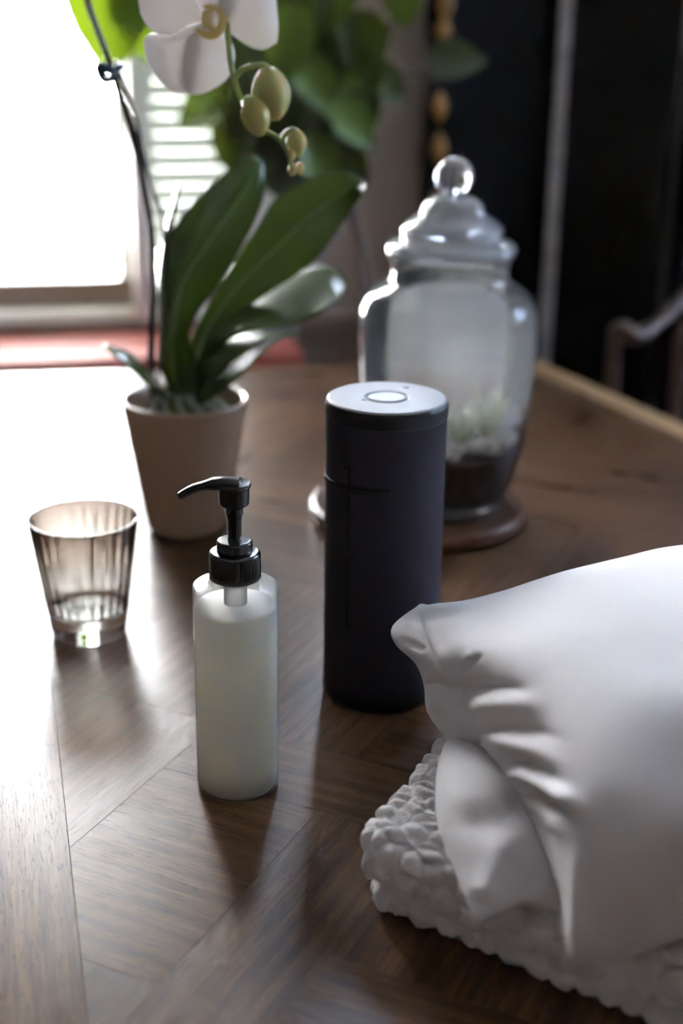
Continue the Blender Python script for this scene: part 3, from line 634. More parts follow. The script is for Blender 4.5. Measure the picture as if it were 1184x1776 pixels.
lf = M['orchid_leaf']
# big front leaf
leaf('leaf', [((312, 700, K), (322, 702, K - .012), (332, 700, K)), ((278, 640, K - .01), (300, 650, K - .025), (338, 640, K)), ((281, 560, K - .015), (300, 570, K - .03), (330, 565, K)),
              ((286, 480, K - .01), (318, 490, K - .018), (375, 498, K + .005)), ((299, 402, K), (362, 420, K - .008), (420, 425, K + .01)), ((345, 342, K + .01), (410, 352, K + .01), (447, 368, K + .02)),
              ((398, 293, K + .02), (436, 308, K + .02), (459, 325, K + .03)), ((428, 276, K + .025), (447, 280, K + .027), (457, 290, K + .03)), ((446, 273, K + .03), (449, 274, K + .03), (452, 276, K + .03))], lf, pot, n=44, mcols=14, crease=0.0025)
# right leaf rising to the tip by the jar
leaf('leaf', [((325, 700, K), (335, 702, K), (345, 700, K)), ((325, 620, K + .01), (340, 630, K), (362, 630, K + .005)), ((345, 560, K + .015), (368, 560, K + .005), (400, 560, K + .01)),
              ((395, 470, K + .02), (420, 490, K + .015), (470, 505, K + .015)), ((442, 400, K + .025), (478, 432, K + .02), (535, 462, K + .015)), ((480, 342, K + .03), (535, 378, K + .025), (575, 415, K + .015)),
              ((545, 306, K + .035), (585, 342, K + .03), (605, 368, K + .01)), ((600, 299, K + .03), (618, 320, K + .02), (627, 338, K + .0)), ((634, 314, K + .02), (635, 317, K + .02), (636, 320, K + .01))], lf, pot, n=44, mcols=14, crease=0.0025)
# bluish leaf pointing right
leaf('leaf', [((330, 690, K + .01), (338, 695, K), (348, 690, K)), ((345, 600, K + .01), (352, 610, K), (368, 618, K - .01)), ((375, 530, K + .03), (385, 560, K), (400, 588, K - .03)), ((440, 497, K + .05), (450, 530, K + .01), (460, 568, K - .03)),
              ((510, 474, K + .06), (520, 512, K + .02), (520, 560, K - .02)), ((556, 460, K + .065), (570, 495, K + .03), (566, 535, K - .01)), ((585, 470, K + .05), (592, 492, K + .035), (590, 512, K + .01)), ((597, 486, K + .04), (599, 491, K + .04), (598, 496, K + .03))], lf, pot, n=40)
# lower leaves arching towards the viewer
leaf('leaf', [((335, 695, K), (340, 698, K - .005), (346, 697, K - .01)), ((345, 630, K), (355, 645, K - .02), (368, 660, K - .04)), ((380, 585, K + .02), (395, 602, K - .02), (412, 622, K - .05)), ((430, 562, K + .03), (445, 575, K - .015), (455, 592, K - .05)),
              ((480, 556, K + .035), (490, 566, K - .0), (488, 578, K - .04)), ((522, 572, K + .01), (523, 574, K + .0), (523, 577, K - .01))], lf, pot, n=36)
leaf('leaf', [((338, 700, K - .02), (342, 702, K - .025), (348, 702, K - .03)), ((346, 672, K - .02), (352, 682, K - .035), (362, 694, K - .05)), ((385, 632, K - .02), (397, 645, K - .045), (408, 660, K - .07)), ((432, 594, K - .01), (444, 604, K - .04), (452, 616, K - .07)),
              ((478, 574, K - .0), (486, 580, K - .03), (490, 586, K - .055)), ((524, 580, K - .02), (525, 582, K - .025), (525, 584, K - .03))], lf, pot, n=36)
# small left leaf, narrow upright leaf
leaf('leaf', [((292, 690, K - .02), (298, 698, K - .025), (300, 702, K - .03)), ((262, 650, K - .015), (262, 660, K - .03), (262, 672, K - .045)), ((225, 612, K - .01), (222, 622, K - .03), (222, 636, K - .045)), ((182, 598, K - .02), (181, 601, K - .025), (183, 605, K - .03))], lf, pot, n=24)
leaf('leaf', [((300, 690, K + .03), (305, 690, K + .03), (310, 690, K + .03)), ((276, 560, K + .03), (281, 560, K + .01), (286, 560, K + .03)), ((274, 470, K + .03), (280, 470, K + .01), (287, 470, K + .03)), ((288, 390, K + .03), (294, 390, K + .015), (300, 390, K + .03)), ((309, 318, K + .03), (311, 317, K + .025), (313, 318, K + .03))], lf, pot, n=28)
tube('stem_base', [Q(322, 712, K), Q(320, 680, K), Q(318, 650, K), Q(318, 625, K)], [0.020, 0.018, 0.015, 0.010], lf, pot, n=16)
# flower spikes
spk = tube('flower_spike', [Q(268, 705, K), Q(262, 640, K), Q(264, 560, K), Q(266, 490, K), Q(262, 400, K), Q(250, 330, K - .005), Q(235, 250, K - .01), Q(212, 175, K - .02), Q(185, 95, K - .03), Q(152, 5, K - .04), Q(140, -60, K - .05),
                            Q(160, -150, K - .07), Q(250, -210, K - .10), Q(340, -170, K - .13)],
           [0.0032, 0.0032, 0.003, 0.003, 0.003, 0.003, 0.0034, 0.0028, 0.0026, 0.0026, 0.0025, 0.0024, 0.0023, 0.0022], M['orchid_stem'], pot, n=12, steps=100)
tube('spike_tip', [Q(335, -172, K - .13), Q(385, -60, K - .15), Q(395, 60, K - .16), Q(404, 130, K - .165), Q(425, 185, K - .17), Q(455, 222, K - .17), Q(482, 240, K - .172), Q(497, 262, K - .174), Q(509, 300, K - .175)],
           [0.0022, 0.0022, 0.0022, 0.002, 0.0018, 0.0017, 0.0016, 0.0014, 0.001], M['green_stem'], spk, n=12, steps=70)
tube('support_stick', [Q(272, 700, K - .01), Q(285, 420, K - .01), Q(262, 320, K - .008), Q(246, 262, K - .012), Q(236, 210, K - .015), Q(200, 105, K - .03)], [0.0016] * 6, M['orchid_stem'], pot, n=8)
cp = Q(187, 122, K - .03); v, f = tube_data([cp + Vector((0.012, 0, 0.004)), cp + Vector((0.002, -0.004, 0)), cp + Vector((-0.006, 0, 0.003)), cp + Vector((-0.004, 0.004, -0.007)), cp + Vector((0.008, 0.003, -0.004))], [0.0028, 0.0034, 0.004, 0.003, 0.0025], n=8)
loc_to(link('plant_clip', mesh('plant_clip', v, f), M['clip']), pot)
# flower
FY = K - .155
flo_root = Q(362, 36, FY); fl = tube('flower_centre', [Q(385, -20, K - .148), Q(372, 10, FY + .006), Q(364, 24, FY), Q(360, 34, FY - .006)], [0.002, 0.003, 0.0045, 0.0035], M['petal'], pot, n=14)
def petal(st, **k):
    o = leaf('petal', st, M['petal'], pot, n=26, mcols=16, thick=0.0006, **k); o.parent = fl; o.matrix_parent_inverse = Matrix(); return o
F0 = FY
# lower sepals
petal([((356, 40, F0), (360, 44, F0), (364, 46, F0)), ((300, 52, F0 + .006), (322, 62, F0 - .006), (345, 62, F0)), ((255, 62, F0 + .012), (292, 82, F0 - .008), (338, 88, F0 + .004)), ((252, 95, F0 + .016), (292, 112, F0 - .006), (335, 118, F0 + .006)), ((272, 135, F0 + .016), (302, 142, F0 - .002), (335, 145, F0 + .006)), ((300, 160, F0 + .014), (314, 163, F0 + .006), (328, 160, F0 + .008))])
petal([((350, 40, F0 + .003), (360, 44, F0 + .002), (368, 42, F0 + .003)), ((322, 62, F0 + .002), (355, 72, F0 - .008), (385, 55, F0 + .006)), ((312, 95, F0 + .003), (352, 102, F0 - .01), (402, 75, F0 + .010)), ((308, 125, F0 + .004), (350, 132, F0 - .006), (406, 105, F0 + .012)), ((312, 148, F0 + .006), (348, 152, F0 + .0), (392, 138, F0 + .012)), ((326, 162, F0 + .008), (345, 163, F0 + .006), (362, 158, F0 + .010))])
# left petal and right petal, dorsal sepal
petal([((352, 30, F0), (354, 34, F0), (356, 38, F0)), ((325, -25, F0 + .004), (322, 15, F0 - .01), (325, 45, F0 + .002)), ((285, -60, F0 + .008), (280, 2, F0 - .014), (295, 60, F0 - .004)), ((250, -50, F0 + .01), (256, -2, F0 - .01), (262, 52, F0 - .004)), ((236, -20, F0 + .01), (240, 0, F0), (244, 24, F0 + .002))])
petal([((366, 30, F0), (368, 34, F0), (370, 40, F0)), ((395, -25, F0 + .004), (402, 18, F0 - .01), (400, 58, F0 + .004)), ((440, -50, F0 + .008), (446, 22, F0 - .012), (428, 78, F0 + .004)), ((472, -30, F0 + .01), (470, 30, F0 - .006), (455, 86, F0 + .008)), ((480, 20, F0 + .01), (482, 50, F0 + .004), (480, 74, F0 + .012))])
petal([((352, 26, F0 + .004), (360, 24, F0 + .004), (368, 26, F0 + .004)), ((325, -25, F0 + .008), (360, -30, F0 - .002), (395, -25, F0 + .008)), ((322, -80, F0 + .01), (358, -85, F0), (392, -80, F0 + .01)), ((345, -125, F0 + .01), (356, -128, F0 + .006), (368, -125, F0 + .01))])
# lip: yellow cup with side lobes around the column
lp_c = Q(361, 36, FY - .010)
def lip_ring(a0, a1, rad, th, dy): return [lp_c + Vector((rad * math.cos(a), dy * math.sin(2 * a), rad * 0.95 * math.sin(a))) for a in np.linspace(a0, a1, 9)]
o = tube('lip', lip_ring(-2.6, 1.9, 0.0098, 0, 0.002), [0.0012, 0.0022, 0.003, 0.0034, 0.003, 0.0026, 0.0022, 0.0018, 0.001], M['lip'], pot, n=12, steps=50); o.parent = fl; o.matrix_parent_inverse = Matrix()
o = tube('lip', [lp_c + Vector((0.006, -.002, -0.006)), lp_c + Vector((0.001, -.006, -0.002)), lp_c + Vector((-0.001, -.004, 0.004)), lp_c + Vector((0.003, 0, 0.007))], [0.001, 0.0034, 0.003, 0.001], M['lip'], pot, n=12); o.parent = fl; o.matrix_parent_inverse = Matrix()
# buds
def bud(x0, y0, x1, y1, hw, Y):
    a, b_ = Q(x0, y0, Y), Q(x1, y1, Y); l = (b_ - a); r_ = hw * proj(a)[2] / F; ax = l.normalized()
    q = ax.to_track_quat('Z', 'Y').to_matrix().to_4x4(); v = []; n = 36; rows = 16
    for j in range(rows + 1):
        t = j / rows; rr = r_ * (math.sin(math.pi * (0.03 + 0.94 * t)) ** 0.62) * (1.05 - 0.1 * t)
        for i in range(n):
            an = 2 * math.pi * i / n; k = rr * (1 - 0.10 * max(0, math.cos(3 * an)) ** 6); v.append(q @ Vector((k * math.cos(an), k * math.sin(an), t * l.length)))
    f = [(j * n + i, j * n + (i + 1) % n, (j + 1) * n + (i + 1) % n, (j + 1) * n + i) for j in range(rows) for i in range(n)] + [tuple(range(n - 1, -1, -1)), tuple(range(rows * n, rows * n + n))]
    o = link('bud', mesh('bud', [p + a for p in v], f), M['bud']); loc_to(o, pot); return o
by = K - .168
bud(463, 116, 478, 209, 34, by - .004); bud(436, 168, 452, 236, 25, by - .014); bud(512, 224, 516, 272, 18, by); bud(503, 258, 506, 279, 8, by - .005); bud(508, 282, 506, 306, 8, by - .004); bud(521, 282, 520, 303, 8, by)
for pts in ([(408, 135, by), (420, 121, by), (440, 114, by), (458, 113, by), (466, 122, by)], [(425, 186, by), (424, 176, by - .01), (430, 170, by - .014), (438, 174, by - .014)], [(486, 243, by), (495, 232, by), (505, 225, by), (514, 228, by)]):
    tube('flower_stalk', [Q(*p) for p in pts], 0.0019, M['green_stem'], pot, n=10)

# ------------------------------------------------------------------ folded blanket and pillow
def hash3(ix, iy, iz, s):
    h = np.sin(ix * 127.1 + iy * 311.7 + iz * 74.7 + s * 53.3) * 43758.5453; return h - np.floor(h)
def worley(Pn, cell, stretch=(1, 1, 1)):
    q = Pn / (cell * np.array(stretch)); b = np.floor(q); best = np.full(len(q), 9.0); sec = np.full(len(q), 9.0)
    for dx in (-1, 0, 1):
        for dy in (-1, 0, 1):
            for dz in (-1, 0, 1):
                c = b + (dx, dy, dz); j = np.stack([hash3(c[:, 0], c[:, 1], c[:, 2], k) for k in (1, 2, 3)], 1)
                d = np.linalg.norm(q - (c + 0.15 + 0.7 * j), axis=1); sec = np.minimum(sec, np.maximum(best, d)); best = np.minimum(best, d)
    return best, sec
def vnoise(Pn, s, seed=0):
    q = Pn / s; b = np.floor(q); t = q - b; t = t * t * (3 - 2 * t); out = 0
    for dx in (0, 1):
        for dy in (0, 1):
            for dz in (0, 1):
                wgt = (t[:, 0] if dx else 1 - t[:, 0]) * (t[:, 1] if dy else 1 - t[:, 1]) * (t[:, 2] if dz else 1 - t[:, 2])
                out = out + wgt * hash3(b[:, 0] + dx, b[:, 1] + dy, b[:, 2] + dz, seed)
    return out * 2 - 1
def slab(name, o2, ed, fd, le, lf_, z0, z1, step, parent, seed, amp=0.0046, cell=0.0105):
    """rounded folded layer: corner o2, ed/fd unit directions, lengths le/lf_"""
    hx, hy, hz = le / 2, lf_ / 2, (z1 - z0) / 2; r_ = hz * 0.96
    V = []; Fq = []; base = 0
    for ax in range(3):
        for sg in (-1, 1):
            a1, a2 = [(1, 2), (0, 2), (0, 1)][ax]; hh = [hx, hy, hz]; st = step * (1 if not (ax == 2 and sg < 0) else 4)
            n1, n2 = max(2, int(2 * hh[a1] / st)), max(2, int(2 * hh[a2] / st)); g1, g2 = np.meshgrid(np.linspace(-hh[a1], hh[a1], n1), np.linspace(-hh[a2], hh[a2], n2), indexing='ij')
            p = np.zeros((n1 * n2, 3)); p[:, a1] = g1.ravel(); p[:, a2] = g2.ravel(); p[:, ax] = sg * hh[ax]; V.append(p)
            i, j = np.meshgrid(np.arange(n1 - 1), np.arange(n2 - 1), indexing='ij'); k = (i * n2 + j).ravel() + base
            q = np.stack([k, k + n2, k + n2 + 1, k + 1], 1); flip = (sg < 0) ^ (ax == 1)
            Fq.append(q[:, ::-1] if flip else q); base += n1 * n2
    V = np.concatenate(V); Fq = np.concatenate(Fq)
    inn = np.clip(V, [-hx + r_, -hy + r_, -hz + r_], [hx - r_, hy - r_, hz - r_]); nn = V - inn; ln = np.linalg.norm(nn, axis=1, keepdims=True); ln[ln < 1e-9] = 1; nn /= ln; Pp = inn + nn * r_
    f1, f2 = worley(Pp + seed * 1.7, cell, (1.25, 0.85, 1.5)); edge = np.clip((f2 - f1) / 0.45, 0, 1); puff = edge ** 0.6 * np.sqrt(np.clip(1.15 - f1 ** 2, 0, None))
    big = vnoise(Pp + 3.1, 0.045, seed) * 0.003 + vnoise(Pp, 0.0026, seed + 5) * 0.0006 + vnoise(Pp, 0.006, seed + 9) * 0.0009
    Pp = Pp + nn * (puff * amp + big - amp * 0.5)[:, None]
    Pp[:, 2] = np.maximum(Pp[:, 2], -hz + (0.0004 if z0 < 0.002 else -0.002))
    E = np.array((ed.x, ed.y, 0)); Fd = np.array((fd.x, fd.y, 0)); c = np.array((o2.x, o2.y, 0)) + E * hx + Fd * hy + np.array((0, 0, TZ + (z0 + z1) / 2))
    Wd = c + Pp[:, :1] * E + Pp[:, 1:2] * Fd + Pp[:, 2:] * np.array((0, 0, 1))
    Wd = Wd - np.array(parent.location)
    o = link(name, np_mesh(name, Wd, Fq), M['blanket'], parent); return o
bA = Vector(P(634, 1535).xy); ed = (Vector(P(1200, 1784).xy) - bA).normalized(); fd = Vector((0.45, 0.893)).normalized()
bl_root = empty('folded_blanket', (bA.x + 0.15, bA.y + 0.1, TZ)); tag(bl_root, 'folded white puckered knit blanket under the pillow', 'blanket')
bB = Vector(P(640, 1541, 0.013).xy); bT = Vector(P(611, 1474, 0.040).xy)
slab('fold', bB, ed, fd, 0.46, 0.375, 0.0, 0.026, 0.0017, bl_root, 1)
slab('fold', bT, ed, fd, 0.47, 0.385, 0.020, 0.0535, 0.0014, bl_root, 2)

# pillow: control net of picture columns with heights above the table
cols = [
 [(720, 1066, .112), (683, 1091, .106), (688, 1117, .100), (722, 1150, .092), (736, 1188, .084), (742, 1234, .076), (768, 1272, .070), (776, 1284, .064)],
 [(744, 1054, .118), (731, 1085, .119), (738, 1128, .115), (757, 1168, .108), (788, 1210, .100), (812, 1250, .092), (829, 1290, .082), (833, 1302, .066)],
 [(800, 1046, .130), (785, 1075, .136), (795, 1125, .136), (820, 1170, .130), (852, 1225, .124), (872, 1295, .114), (893, 1365, .094), (908, 1405, .064)],
 [(880, 1027, .142), (880, 1065, .151), (890, 1120, .154), (905, 1180, .150), (930, 1255, .143), (950, 1345, .133), (962, 1450, .113), (968, 1550, .074)],
 [(980, 997, .152), (980, 1045, .162), (990, 1110, .167), (1005, 1190, .165), (1015, 1290, .157), (1020, 1400, .142), (1010, 1530, .112), (992, 1658, .062)],
 [(1080, 974, .160), (1080, 1030, .170), (1090, 1110, .174), (1100, 1200, .172), (1105, 1310, .162), (1105, 1430, .145), (1100, 1550, .112), (1095, 1642, .060)],
 [(1190, 952, .165), (1190, 1020, .174), (1190, 1110, .177), (1190, 1210, .174), (1190, 1320, .162), (1190, 1440, .144), (1190, 1545, .107), (1190, 1612, .060)],
 [(1410, 938, 0.170), (1410, 1010, 0.178), (1410, 1100, 0.180), (1410, 1200, 0.176), (1410, 1300, 0.164), (1410, 1400, 0.146), (1410, 1500, 0.112), (1410, 1570, 0.072)],
 [(1640, 960, .130), (1650, 1020, .135), (1655, 1090, .136), (1655, 1170, .130), (1655, 1250, .122), (1650, 1330, .108), (1640, 1400, .086), (1630, 1450, .060)]]
net = []
for ci, c in enumerate(cols):
    pts = [np.array(P(*q)) for q in c]; k = min(1.0, (ci + 0.35) / 2.0)
    b1 = pts[0] + np.array((0.004, 0.035 * k + .004, -0.022 * k)); b2 = pts[0] + np.array((0.006, 0.040 * k + .004, 0)); b2[2] = TZ + 0.062 + 0.035 * (1 - k)
    mid = (b2 + pts[-1]) / 2; mid[2] = TZ + 0.064 + (0.004 if ci > 1 else 0.012)
    net.append([b1] + pts + [mid, b2])
c0_ = np.mean(net[0], axis=0); net = [[c0_ + np.array((0.012, 0, 0))] * len(net[0])] + net
c9 = np.mean(net[-1], axis=0); net.append([c9 + np.array((0.02, 0, 0))] * len(net[0]))
net = np.array(net); NI, NJ = net.shape[:2]
def cr(a, b, c, d, t): return 0.5 * ((2 * b) + (c - a) * t + (2 * a - 5 * b + 4 * c - d) * t * t + (-a + 3 * b - 3 * c + d) * t ** 3)
nj = 420; ni = 460
J = np.linspace(0, NJ, nj, endpoint=False); jb = J.astype(int); jt = (J - jb)[None, :, None]
rowN = cr(net[:, (jb - 1) % NJ], net[:, jb % NJ], net[:, (jb + 1) % NJ], net[:, (jb + 2) % NJ], jt)
I = np.linspace(0, NI - 1, ni); ib = np.minimum(I.astype(int), NI - 2); it = (I - ib)[:, None, None]
PS = cr(rowN[np.maximum(ib - 1, 0)], rowN[ib], rowN[ib + 1], rowN[np.minimum(ib + 2, NI - 1)], it)
def normals(G):
    du = np.gradient(G, axis=0); dw = np.roll(G, -1, 1) - np.roll(G, 1, 1); n = np.cross(dw, du); l = np.linalg.norm(n, axis=2, keepdims=True); l[l < 1e-12] = 1; return n / l
def nproj(G):
    v = G - np.array(CAM); z = v @ np.array(fw); return 592 + F * (v @ np.array(rt)) / z, 888 - F * (v @ np.array(up)) / z
def dist_poly(X, Y, pts):
    best = np.full(X.shape, 1e9); tt = np.zeros(X.shape); acc = 0; tot = sum(math.dist(a, b) for a, b in zip(pts, pts[1:]))
    for (x0, y0), (x1, y1) in zip(pts, pts[1:]):
        l = math.dist((x0, y0), (x1, y1)); t = np.clip(((X - x0) * (x1 - x0) + (Y - y0) * (y1 - y0)) / (l * l), 0, 1)
        d = np.hypot(X - x0 - t * (x1 - x0), Y - y0 - t * (y1 - y0)); mk = d < best; best = np.where(mk, d, best); tt = np.where(mk, (acc + t * l) / tot, tt); acc += l
    return best, tt
def sculpt(G, folds, frontmask=None):
    """folds follow the cloth: (polyline, half width px, height m, taper start, taper end)"""
    N = normals(G); X, Y = nproj(G); face = np.clip(-(N @ np.array(fw)) * 4, 0, 1); out = np.zeros(X.shape)
    for pts, wd, h, ts, te in folds:
        d, t = dist_poly(X, Y, pts); pr_ = np.exp(-(d / wd) ** 2); tp = np.clip(t / max(ts, 1e-3), 0, 1) * np.clip((1 - t) / max(te, 1e-3), 0, 1); tp = tp * tp * (3 - 2 * tp)
        out += h * pr_ * tp
    return G + N * (out * face)[..., None]
folds = [
 ([(728, 1056), (734, 1105), (752, 1150), (790, 1205), (810, 1245), (834, 1300)], 5, -0.0028, .05, .05),
 ([(745, 1070), (752, 1110), (775, 1155), (806, 1200)], 9, 0.0022, .2, .2),
 ([(690, 1112), (715, 1118), (738, 1128)], 7, -0.0028, .2, .2),
 ([(735, 1182), (770, 1196), (800, 1200)], 8, -0.0040, .2, .2),
 ([(738, 1215), (775, 1225), (808, 1268)], 12, 0.0026, .2, .3),
 ([(838, 1128), (815, 1152), (795, 1178)], 6, -0.0030, .4, .4),
 ([(820, 1130), (800, 1150)], 8, 0.0012, .4, .4),
 ([(785, 1200), (830, 1190), (880, 1190), (930, 1206)], 12, -0.0048, .25, .5),
 ([(808, 1235), (850, 1222), (905, 1222), (960, 1240)], 20, 0.0048, .12, .6),
 ([(822, 1272), (870, 1262), (930, 1268), (1000, 1290)], 9, -0.0022, .2, .6),
 ([(835, 1292), (880, 1288), (930, 1302), (1000, 1345)], 18, 0.0045, .12, .6),
 ([(850, 1335), (880, 1320), (925, 1328), (1000, 1372)], 9, -0.0030, .2, .5),
 ([(868, 1350), (905, 1342), (955, 1365), (1022, 1412)], 15, 0.0060, .12, .35),
 ([(880, 1368), (900, 1385), (950, 1390), (1000, 1425)], 8, -0.0060, .1, .5),
 ([(905, 1400), (930, 1405), (965, 1440), (985, 1470)], 17, 0.0045, .15, .6),
 ([(905, 1440), (940, 1480), (958, 1530)], 11, -0.0035, .3, .4),
 ([(965, 1545), (975, 1580), (985, 1640)], 9, 0.0015, .2, .3),
 ([(1050, 1560), (1110, 1575), (1190, 1560)], 40, 0.0025, .4, .1),
 ([(960, 1130), (1060, 1120), (1190, 1150)], 40, -0.0015, .4, .1)]
G = sculpt(PS, folds)
flat_ = G.reshape(-1, 3); N_ = normals(G).reshape(-1, 3)
G = (flat_ + N_ * ((vnoise(flat_, 0.05, 3) * 0.0012) + vnoise(flat_, 0.018, 4) * 0.00035)[:, None])
i, j = np.meshgrid(np.arange(ni - 1), np.arange(nj), indexing='ij'); i = i.ravel(); j = j.ravel(); j2 = (j + 1) % nj
Fq = np.stack([i * nj + j, (i + 1) * nj + j, (i + 1) * nj + j2, i * nj + j2], 1)
pil = empty('pillow', P(1050, 1500, 0.06)); tag(pil, 'plump white cotton pillow lying on the folded blanket', 'pillow')
link('pillow_body', np_mesh('pillow_body', G - np.array(pil.location), Fq), M['cloth'], pil)
# loose end of the pillowcase hanging below the seam
fr_ = [[(782, 1276, .070), (800, 1288, .076), (822, 1294, .080), (845, 1306, .082)],
       [(764, 1318, .067), (800, 1318, .080), (840, 1330, .086), (880, 1352, .086)],
       [(757, 1375, .065), (798, 1378, .079), (852, 1385, .085), (912, 1402, .083)],
       [(764, 1440, .061), (808, 1445, .073), (868, 1448, .079), (935, 1462, .077)],
       [(788, 1505, .058), (828, 1502, .068), (888, 1502, .073), (955, 1520, .070)],
       [(810, 1560, .055), (850, 1558, .063), (905, 1550, .066), (966, 1556, .063)],
       [(832, 1600, .052), (862, 1584, .056), (910, 1568, .059), (968, 1580, .057)],
       [(850, 1570, .050), (875, 1562, .050), (915, 1550, .050), (960, 1560, .052)]]
n4 = np.array([[np.array(P(*q)) for q in r_] for r_ in fr_])
def grid_interp(N4, a, b):
    A, Bn = N4.shape[:2]; I = np.linspace(0, A - 1, a); ib = np.minimum(I.astype(int), A - 2); it = (I - ib)[:, None, None]
    r1 = cr(N4[np.maximum(ib - 1, 0)], N4[ib], N4[ib + 1], N4[np.minimum(ib + 2, A - 1)], it)
    J = np.linspace(0, Bn - 1, b); jb = np.minimum(J.astype(int), Bn - 2); jt = (J - jb)[None, :, None]
    return cr(r1[:, np.maximum(jb - 1, 0)], r1[:, jb], r1[:, jb + 1], r1[:, np.minimum(jb + 2, Bn - 1)], jt)
G2 = grid_interp(n4, 160, 110); N2 = np.cross(np.gradient(G2, axis=1), np.gradient(G2, axis=0)); N2 /= np.maximum(np.linalg.norm(N2, axis=2, keepdims=True), 1e-12)
if (N2[80, 55] @ np.array(fw)) > 0: N2 = -N2
X, Y = nproj(G2); out = np.zeros(X.shape)
for pts, wd, h, ts, te in [([(925, 1390), (870, 1415), (815, 1425), (775, 1435)], 30, -0.0030, .2, .3), ([(885, 1440), (868, 1490), (840, 1570)], 24, 0.0030, .3, .2),
                           ([(955, 1500), (925, 1530), (890, 1575)], 16, -0.0025, .3, .3)]:
    d, t = dist_poly(X, Y, pts); tp = np.clip(t / ts, 0, 1) * np.clip((1 - t) / te, 0, 1); out += h * np.exp(-(d / wd) ** 2) * tp
G2 = G2 + N2 * out[..., None]; a, b_ = G2.shape[:2]
i, j = np.meshgrid(np.arange(a - 1), np.arange(b_ - 1), indexing='ij'); k = (i * b_ + j).ravel()
o = link('pillowcase_flap', np_mesh('pillowcase_flap', G2.reshape(-1, 3) - np.array(pil.location), np.stack([k, k + 1, k + b_ + 1, k + b_], 1)), M['cloth'], pil)
so = o.modifiers.new('solid', 'SOLIDIFY'); so.thickness = 0.0012; so.offset = -1

# ------------------------------------------------------------------ folding screen
scr = empty('folding_screen', L(1.0, 0.15, 0)); tag(scr, 'tall black lacquered folding screen with gold ornaments behind the table', 'screen')
def at_xy(px, Y, z): d = ray(px, 300); k = Y / d.y; return Vector((CAM.x + d.x * k, Y, z))
def solve_x(px, py, Y, z):                    # x so that (x,Y,z) projects on column px
    lo, hi = -3, 3
    for _ in range(50):
        m = (lo + hi) / 2
        if proj((m, Y, z))[0] < px: lo = m
        else: hi = m
    return lo
zs = TZ + 0.25
sx = [Vector((solve_x(733, 300, 2.15, zs), 2.15)), Vector((solve_x(957, 300, 2.20, zs), 2.20)), Vector((solve_x(1165, 300, 2.11, zs), 2.11)), Vector((solve_x(1400, 300, 2.30, zs), 2.30)), Vector((solve_x(1620, 300, 2.15, zs), 2.15))]
def panel(a, b_, th=0.022):
    d = (b_ - a); c = (a + b_) / 2; ang = math.atan2(d.y, d.x); Mx = Matrix.Rotation(ang, 4, 'Z'); l = d.length
    p = empty('t', (c.x, c.y, 0.98), ang); nm = 'panel'
    mb = MB().box((0, 0, 0), (l, th, 1.9)); o = mb.build('panel', M['lacquer'], scr, bevel=0.002); o.matrix_world = p.matrix_world
    inner = MB()
    for x in (-l / 2 + 0.035, l / 2 - 0.035): inner.box((x, -th / 2 - 0.0015, 0), (0.006, 0.004, 1.8))
    io = inner.build('moulding', M['lacquer'], o, bevel=0.001)
    D.objects.remove(p); return o, l, th
bpy.context.view_layer.update()
p1, l1, th = panel(sx[0], sx[1]); p2, l2, _ = panel(sx[1] + Vector((0.0, -0.02)), sx[2]); p3, l3, _ = panel(sx[2] + Vector((0.02, 0.0)), sx[3]); p4, l4, _ = panel(sx[3], sx[4])
# edge of the second panel, the window's reflection put into its pale colour
bpy.context.view_layer.update()
def on_panel(o, px, py):                     # local x,z on the panel front for a picture position
    n = (o.matrix_world.to_3x3() @ Vector((0, -1, 0))); c = o.matrix_world @ Vector((0, -0.011, 0)); d = ray(px, py); k = (c - CAM).dot(n) / d.dot(n); q = o.matrix_world.inverted() @ (CAM + d * k); return q.x, q.z
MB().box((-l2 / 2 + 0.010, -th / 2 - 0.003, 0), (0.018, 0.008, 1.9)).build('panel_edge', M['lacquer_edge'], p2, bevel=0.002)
MB().box((-l3 / 2 + 0.010, -th / 2 - 0.003, 0), (0.012, 0.006, 1.9)).build('panel_edge', M['lacquer'], p3, bevel=0.002)
for (px, py, hh) in ((773, -40, 22), (772, 8, 24), (769, 52, 18), (763, 185, 22), (761, 258, 24), (757, 350, 18)):
    x, z = on_panel(p1, px, py); hh = hh * 2.25 / F; ww = 0.0115; v, f = [], []
    for r_, y in ((1.0, 0), (0.85, -0.004), (0.4, -0.007)):
        for i in range(12):
            a = 2 * math.pi * i / 12; k = 1 + 0.18 * math.cos(4 * a); v.append((x + ww * r_ * k * math.cos(a), -th / 2 + y, z + hh * r_ * k * math.sin(a)))
    f = [(j * 12 + i, j * 12 + (i + 1) % 12, (j + 1) * 12 + (i + 1) % 12, (j + 1) * 12 + i) for j in range(2) for i in range(12)] + [tuple(range(24, 36))]
    link('ornament', mesh('ornament', v, f), M['gold'], p1)

